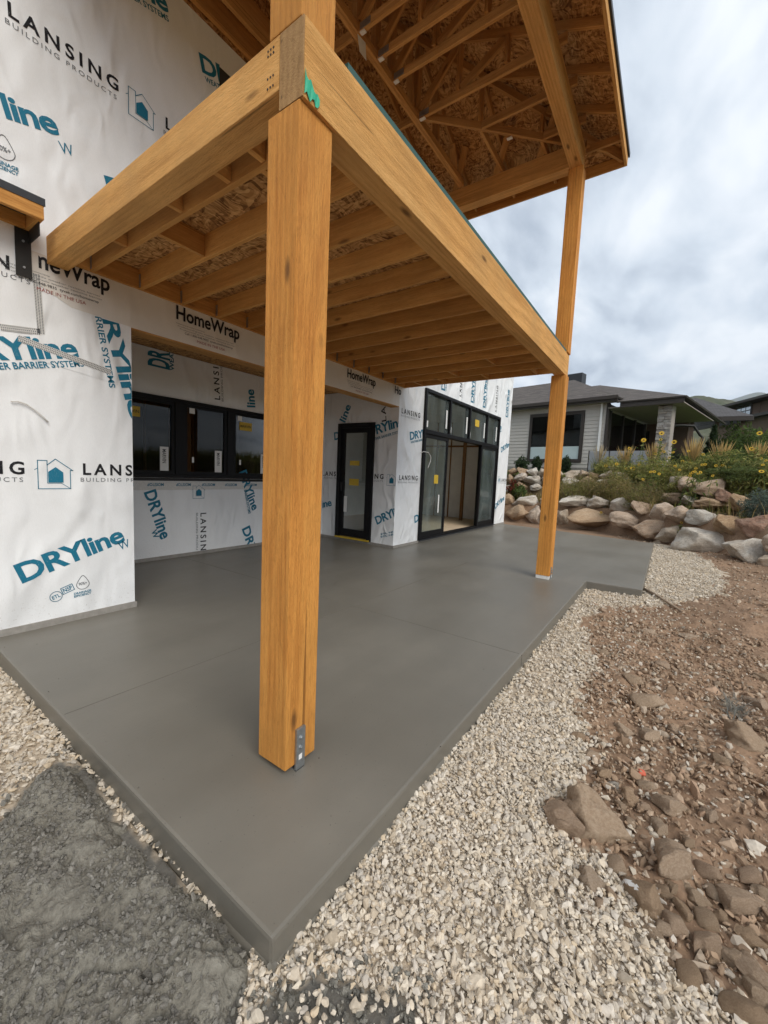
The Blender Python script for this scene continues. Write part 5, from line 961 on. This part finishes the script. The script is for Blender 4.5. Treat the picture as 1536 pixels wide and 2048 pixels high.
def plate(name, pts, m, parent, th=.05, d=None):
    """a flat panel with thickness from an outline of 3-D points; local X,Y lie in the panel"""
    P_ = [np.asarray(p, float) for p in pts]; o_ = P_[0]; ex = P_[1]-P_[0]; ex /= np.linalg.norm(ex); nz = np.cross(ex, P_[-1]-P_[0]); nz /= np.linalg.norm(nz)
    if d is not None and nz@np.asarray(d) < 0: nz = -nz
    ey = np.cross(nz, ex); v = [((p-o_)@ex, (p-o_)@ey, 0.) for p in P_]; n = len(v); b = MB(); b.v = v+[(x, y, -th) for x, y, _ in v]; b.f = [tuple(range(n)), tuple(range(n, 2*n))[::-1]]+[(i, (i+1) % n, n+(i+1) % n, n+i) for i in range(n)]
    Mx = Matrix(np.array([[ex[i], ey[i], nz[i], o_[i]] for i in range(3)]+[[0, 0, 0, 1]]).tolist()); return b.build(name, m, parent, M=Mx)
def npart(name, s0, s1, o0, o1, z0, z1, m, par=NH, bevel=0):
    c = [NV(s, o, z) for s in (s0, s1) for o in (o0, o1) for z in (z0, z1)]; b = MB(); b.v = [tuple(map(float, p)) for p in c]; b.f = [(0, 1, 3, 2), (4, 6, 7, 5), (0, 4, 5, 1), (2, 3, 7, 6), (0, 2, 6, 4), (1, 5, 7, 3)]; return b.build(name, m, par, bevel)
npart('wall', sL, sR, -6, 0, zb, zE, M['siding'])
nb_ = 17; wz0, wz1 = NQ(1100, 918)[2], NQ(1100, 833)[2]; ws0, ws1 = ns(NQ(1058, 880)), ns(NQ(1166, 880))
for i in range(nb_):
    z = zb+.15+i*(zE-zb-.2)/nb_; h = (zE-zb-.2)/nb_
    for a, b in ((sL, ws0-.02), (ws1+.02, sR-.02)) if wz0-.2 < z < wz1 else ((sL, sR-.02),):
        c = [NV(a, .001, z), NV(b, .001, z), NV(b, .03, z), NV(a, .03, z), NV(a, .001, z+h), NV(b, .001, z+h), NV(b, .006, z+h), NV(a, .006, z+h)]; m = MB(); m.v = [tuple(map(float, p)) for p in c]; m.f = [(0, 1, 2, 3), (7, 6, 5, 4), (3, 2, 6, 7), (0, 3, 7, 4), (1, 5, 6, 2), (0, 4, 5, 1)]; m.build('siding_board', M['siding'], NH)
npart('foundation', sL, sR, -5.9, .02, zb-.6, zb+.14, M['found'])
nw = npart('window', ws0, ws1, -.02, .02, wz0-.16, wz1+.16, M['dark'])
for a, b, c, d in ((ws0, ws1, wz1, wz1+.16), (ws0, ws1, wz0-.16, wz0), (ws0, ws0+.14, wz0, wz1), (ws1-.14, ws1, wz0, wz1), ((ws0+ws1)/2-.07, (ws0+ws1)/2+.07, wz0, wz1)): npart('window_frame', a, b, .02, .07, c, d, M['trim'], nw)
for a, b in ((ws0+.14, (ws0+ws1)/2-.07), ((ws0+ws1)/2+.07, ws1-.14)):
    npart('pane', a, b, .025, .03, wz0+.62, wz1, M['glass'], nw); npart('pane', a, b, .025, .032, wz0, wz0+.60, M['film'], nw)
npart('corner_trim', sR-.02, sR+.10, -.1, .06, zb, zE, M['trim']); npart('downspout', sR-.25, sR-.16, .04, .11, zb, zE, M['white']) 
npart('fascia', sL, sR+.55, .45, .52, zE-.02, zE+.22, M['trim']); npart('soffit', sL, sR+.5, -.02, .45, zE, zE+.04, M['soffit']); npart('gutter', sL, sR+.58, .52, .62, zE+.08, zE+.22, M['trim'])
RS = .52; zr = zE+.2
def rz(off): return zr+(.5-off)*RS
back = -6.2
plate('roof', [NV(sL, .6, rz(.6)), NV(sR+.6, .6, rz(.6)), NV(sR+.6-3.4, .6-3.4, rz(.6-3.4)), NV(sL, .6-3.4, rz(.6-3.4))], M['shingle'], NH, .06, (0, 0, 1)); plate('roof', [NV(sR+.6, .6, rz(.6)), NV(sR+.6, -6.2, rz(.6)), NV(sR-2.8, -2.8, rz(-2.8))], M['shingle'], NH, .06, (0, 0, 1))
# patio wing to the right: main roof, fascia, stone pillar, glazing
s2 = ns(NQ(1368, 802, .3)); zE2 = NQ(1300, 803, .3)[2]-.15
npart('fascia', sR+.6, s2, .25, .32, zE2, zE2+.24, M['trim']); npart('soffit', sR+.1, s2, -6, .25, zE2+.02, zE2+.05, M['soffit'])
tp = [NV(sR+.5, .4, zE2+.25), NV(s2+.1, .4, zE2+.25), NV(s2-5.0, -4.6, zE2+2.15), NV(sR-3.5, -4.6, zE2+2.15)]; plate('roof', tp, M['shingle'], NH, .06, (0, 0, 1)); plate('roof', [NV(s2+.1, .4, zE2+.25), NV(s2+.1, -9, zE2+.25), NV(s2-5.0, -4.6, zE2+2.15)], M['shingle'], NH, .06, (0, 0, 1))
a_, b_ = ns(NQ(1312, 870, -.1)), ns(NQ(1340, 870, -.1)); pl = npart('pillar', a_, b_, -.6, -.1, zb-.2, zE2, M['soffit'])
rr_ = random.Random(4); z = zb-.2; M['veneer'] = rock_mat('stone_veneer', [(.42, .40, .38), (.30, .28, .26), (.50, .48, .45), (.24, .22, .21), (.46, .40, .33)], 5, (.40, .38, .35), .2)
while z < zE2-.05:
    h = rr_.uniform(.07, .13); s = a_
    while s < b_-.01:
        w = min(rr_.uniform(.15, .4), b_-s); npart('stone', s+.005, s+w-.005, -.1, -.1+rr_.uniform(.03, .07), z+.004, min(z+h, zE2)-.004, M['veneer'], pl); s += w
    z += h
npart('side_glazing', sR+.02, sR+.06, -5.5, -.3, zb+.1, zE-.35, M['glass'])
for o in (-.3, -2.0, -3.8, -5.5): npart('door_frame', sR+.0, sR+.1, o-.06, o+.06, zb+.05, zE-.3, M['trim'])
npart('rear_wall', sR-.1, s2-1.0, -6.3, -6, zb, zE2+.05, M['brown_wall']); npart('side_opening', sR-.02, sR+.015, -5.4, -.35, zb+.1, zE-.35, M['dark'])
for a in (1250, 1268): npart('white_post', ns(NQ(a, 860, -5)), ns(NQ(a+5, 860, -5)), -5.2, -5, zb, zE2, M['white'])
npart('rear_window', ns(NQ(1270, 850, -5.9)), ns(NQ(1300, 850, -5.9)), -6, -5.94, zE2-1.3, zE2-.35, M['glass']); npart('ridge_vent', ns(NQ(1134, 755, -5)), ns(NQ(1164, 755, -5)), -5.6, -5, NQ(1150, 764, -5)[2]-.8, NQ(1150, 747, -5)[2], M['flash'])
sc = empty('screen_fence', tuple(NQ(1230, 935, 1.2)), 'low row of flat grey screen panels below the neighbour patio', 'screen')
zz0, zz1 = NQ(1230, 936, 1.2)[2], NQ(1230, 902, 1.2)[2]; e_ = [ns(NQ(a, 920, 1.2)) for a in (1177, 1218, 1260, 1300)]
for i in range(3): npart('panel', e_[i]+.02, e_[i+1]-.02, 1.17, 1.22, zz0-.1, zz1, M['screen'], sc)
for s in e_: npart('fence_post', s-.018, s+.018, 1.16, 1.23, zz0-.2, zz1+.02, M['trim'], sc)
for a, w, l_ in ((1042, 24, 'small dark shrub in a bed by the neighbour window'), (1072, 18, 'round dark shrub below the neighbour window'), (1130, 18, 'dark green plant below the neighbour window beside the timber post')): bush(a, 915, 935, w, 19.2 if a > 1100 else 20.2, l_, ((.04, .065, .03), (.06, .09, .04)), 500, .06)
# black arch frame
pts = [PD(1256+a/5.486, 720+b/5.486, 18.2) for a, b in ((300, 1000), (345, 850), (400, 785), (465, 720), (570, 715), (722, 722), (790, 825), (818, 850), (800, 960), (790, 1060))]; pts[0][2] = gnd(pts[0]); pts[-1][2] = gnd(pts[-1])
tag(MB().tube(pts, .055, 8).build('arch_frame', M['steel_black'], smooth=True), 'black bent tube arch standing behind the feather grasses', 'metal arch')
# open pavilion
pv = empty('pavilion', tuple(PD(1430, 900, 27)), 'open pavilion with dark hipped shingle roof on brown posts', 'pavilion')
V_ = lambda a, b, t: PD(a, b, t)
pr = [V_(1340, 838, 25), V_(1500, 862, 23), V_(1440, 838, 28), V_(1385, 800, 30), V_(1340, 800, 30)]
zq = V_(1340, 838, 25)[2]; f0, f1 = V_(1335, 836, 25), V_(1503, 862, 23.0); f1[2] = f0[2]; g1 = f1+np.array([9, 4.5, 0]); g0 = f0+np.array([8, 4, 0]); rA = V_(1375, 798, 29); rB = V_(1392, 803, 29); rA[2] = rB[2] = max(rA[2], rB[2])
plate('roof', [f0, f1, rB, rA], M['shingle2'], pv, .08, (0, 0, 1)); plate('roof', [f1, g1, rB], M['shingle2'], pv, .08, (0, 0, 1))
m = MB(); m.bar(f0-np.array([0, 0, .14]), f1-np.array([0, 0, .14]), .08, .24); m.build('fascia', M['trim'], pv); m = MB(); m.bar(f1-np.array([0, 0, .14]), g1-np.array([0, 0, .14]), .08, .24); m.build('fascia', M['trim'], pv)
for u in (.38, .68, .97): p = f0*(1-u)+f1*u+np.array([.5, .25, 0]); m = MB(); m.bar((p[0], p[1], gnd(p)), (p[0], p[1], f0[2]-.2), .2, .2); m.build('post', M['brown_wall'], pv)
m = MB(); m.bar(PD(1375, 800, 28), PD(1376, 790, 28), .22, .22); 
p = PD(1387, 815, 27.5); MB().tube([p, p+np.array([0, 0, .3]), p+np.array([0, 0, .45])], .18, 8, .05).build('roof_vent', M['white'], pv)
# brown house far right
bh = empty('brown_house', tuple(PD(1520, 880, 34)), 'dark brown two-storey house with flat eaves at the edge of the hillside', 'house')
BA, BB = PD(1448, 880, 38), PD(1512, 880, 34); bu = BB-BA; bu[2] = 0; bl = np.linalg.norm(bu); bu /= bl; bn = np.array([bu[1], -bu[0], 0]); bn = bn if bn@(CAMP-BA) > 0 else -bn
def BQ(px, py): r = ray(px, py); return CAMP+r*((BA-CAMP)@bn)/(r@bn)
zt_ = BQ(1500, 809)[2]; 
def bpart(name, s0, s1, o0, o1, z0, z1, m, par=bh):
    c = [BA+bu*s+bn*o for s in (s0, s1) for o in (o0, o1)]; b = MB(); b.v = [(float(p[0]), float(p[1]), z) for p in c for z in (z0, z1)]; b.f = [(0, 1, 3, 2), (4, 6, 7, 5), (0, 4, 5, 1), (2, 3, 7, 6), (0, 2, 6, 4), (1, 5, 7, 3)]; return b.build(name, m, par)
bpart('wall', 0, bl, -6, 0, 0, zt_, M['brown_wall']); bpart('wall', bl, bl+12, -6, -.02, 0, zt_+.1, M['brown_wall']); bpart('roof', -1.2, bl+12, -7, 1.0, zt_+.05, zt_+.22, M['trim']); ro_ = [BA+bu*-1.2+bn*1.0, BA+bu*(bl+12)+bn*1.0, BA+bu*(bl+12)+bn*-3, BA+bu*3+bn*-3]
plate('roof', [np.array([p[0], p[1], zt_+(.25 if i < 2 else .7)]) for i, p in enumerate(ro_)], M['shingle2'], bh, .06, (0, 0, 1))
def bwin(px0, py0, px1, py1, cols, rows):
    s0, s1 = (BQ(px0, py0)-BA)@bu, (BQ(px1, py0)-BA)@bu; z0, z1 = BQ((px0+px1)/2, py1)[2], BQ((px0+px1)/2, py0)[2]; w = bpart('window', s0-.08, s1+.08, .01, .06, z0-.08, z1+.08, M['trim'])
    for i in range(cols):
        for j in range(rows): bpart('pane', s0+(s1-s0)*i/cols+.04, s0+(s1-s0)*(i+1)/cols-.04, .06, .075, z0+(z1-z0)*j/rows+.04, z0+(z1-z0)*(j+1)/rows-.04, M['skyglass'], w)
M['skyglass'] = mat('reflective_glass', .08, (.35, .38, .40), .9)
bwin(1476, 812, 1504, 833, 3, 2); bwin(1455, 820, 1463, 831, 1, 1); zl = BQ(1500, 845)[2]; bpart('lower_roof', .3*bl, bl+12, .02, 2.2, zl-.1, zl+.12, M['trim']); bpart('lower_wall', .45*bl, bl+12, .02, 1.6, 0, zl-.1, M['brown_wall'])
# ------------------------------------------------------------------ hills
def hill(name, prof, t, cols, depth=.45, rough=.02):
    n, rows = 90, 26; pxs = np.linspace(prof[0][0], prof[-1][0], n); pys = np.interp(pxs, *np.array(prof).T); V = []; C = []
    for j in range(rows):
        u = j/(rows-1)
        for i in range(n):
            top_ = PD(pxs[i], pys[i], t); k = 1-depth*u; p = np.array([top_[0]*k, top_[1]*k, 0]); z = (top_[2]+2)*(1-u**1.2)-2; nz = float(fbm(np.array([p[0]/t*40]), np.array([p[1]/t*40]), 4, 3)[0]); V.append((p[0], p[1], z+nz*rough*t*(.25+u*(1-u))))
            q = vnoise(np.array([p[0]/t*90]), np.array([p[1]/t*90]), 5)[0]; C.append(np.array(cols[0])*(1-q)+np.array(cols[1])*q)
    ii = (np.arange(rows-1)[:, None]*n+np.arange(n-1)).ravel(); me = npmesh(name, V, np.c_[ii, ii+1, ii+n+1, ii+n], True); vcol(me, np.array(C)); return tag(link(name, me, M['hillside']), kind='structure')
M['hillside'] = attr_mat('hillside_scrub', .95, .06, .5, .4, 3.)
hill('hill', [(1240, 815), (1330, 806), (1370, 797), (1390, 793), (1410, 793), (1440, 797), (1470, 805), (1510, 812), (1560, 820), (1680, 835)], 420, ((.055, .07, .035), (.13, .125, .075)))
hill('mountain', [(1380, 830), (1450, 805), (1480, 794), (1500, 787), (1515, 784), (1530, 786), (1560, 800), (1640, 815), (1760, 840)], 2600, ((.10, .125, .085), (.17, .17, .13)), .3, .006)

# small litter on the soil and the joint in the slab edge
p = gpt(1472, 1428); tu = empty('weed_tuft', tuple(p), 'greyish dry weed tuft lying on the soil above the tilted rock', 'weed'); r = np.random.default_rng(3); n = 220; b = p+np.c_[r.normal(0, .10, n), r.normal(0, .03, n), r.uniform(.0, .02, n)]
blades('leaf_blades', b, r.uniform(.02, .07, n), r.uniform(.003, .008, n), r.uniform(.8, 2.5, n), pal(r, n, (.30, .30, .27), (.22, .22, .20), (.38, .35, .29)), tu, None, 4)
xj = float(PZ(1040, 1308, 0)[0]); tag(box('slab_joint', (xj-.003, .897, -.12), (xj+.003, .9015, -.004), M['steel_black']), kind='structure')
for i in range(7):
    a = gpt(random.uniform(1180, 1500), random.uniform(1240, 1330)); d = np.array([random.uniform(-1, 1), random.uniform(-1, 1), 0])*.05
    tag(MB().tube([a-d+np.array([0, 0, .012]), a+np.array([0, 0, .02]), a+d+np.array([0, 0, .012])], .006, 5, .004).build('twig', M['wood_stick']), 'short dry twig lying on the soil beyond the slab step', 'twig', 'twigs on the soil')

x, y = sample(260, .8, 3.2, .9, 4.3, lambda x, y: slabm(x, y) & ((RNG.random(len(x)) < np.exp(-(x-.8)*7)) | (RNG.random(len(x)) < np.exp(-(y-.9)*12))), 61); n = len(x)
if n: scatter('slab_crumbs', np.c_[x, y, np.full(n, .002)], r_.gamma(1.5, .0016, n)+.0012, np.array([.16, .145, .12])*r_.uniform(.6, 1.6, (n, 1)), M['clod'], I1, .5, 14)
# ------------------------------------------------------------------ air
hz = bpy.data.materials.new('thin_haze'); hz.use_nodes = True; ht = hz.node_tree; ht.nodes.clear(); ho = ht.nodes.new('ShaderNodeOutputMaterial'); hv = ht.nodes.new('ShaderNodeVolumePrincipled')
hv.inputs['Color'].default_value = (.80, .88, 1, 1); hv.inputs['Density'].default_value = .00016; hv.inputs['Anisotropy'].default_value = .2; ht.links.new(hv.outputs[0], ho.inputs['Volume'])
tag(box('haze', (-2600, -2600, -40), (3200, 2600, 640), hz), kind='stuff')

M['joint'] = plain('tooled_joint', (.155, .143, .120), .7, 20, .3, .1, 'Position')
yj = float(PZ(113, 1435, 0)[1])
tag(box('slab_joint', (xj-.0025, .918, .0), (xj+.0025, yj-.004, .0012), M['joint']), kind='structure'); tag(box('slab_joint', (.80, yj-.0025, .0), (6.6, yj+.0025, .0012), M['joint']), kind='structure'); tag(box('slab_joint', (xj-.0025, yj+.004, .0), (xj+.0025, 6.33, .0012), M['joint']), kind='structure')
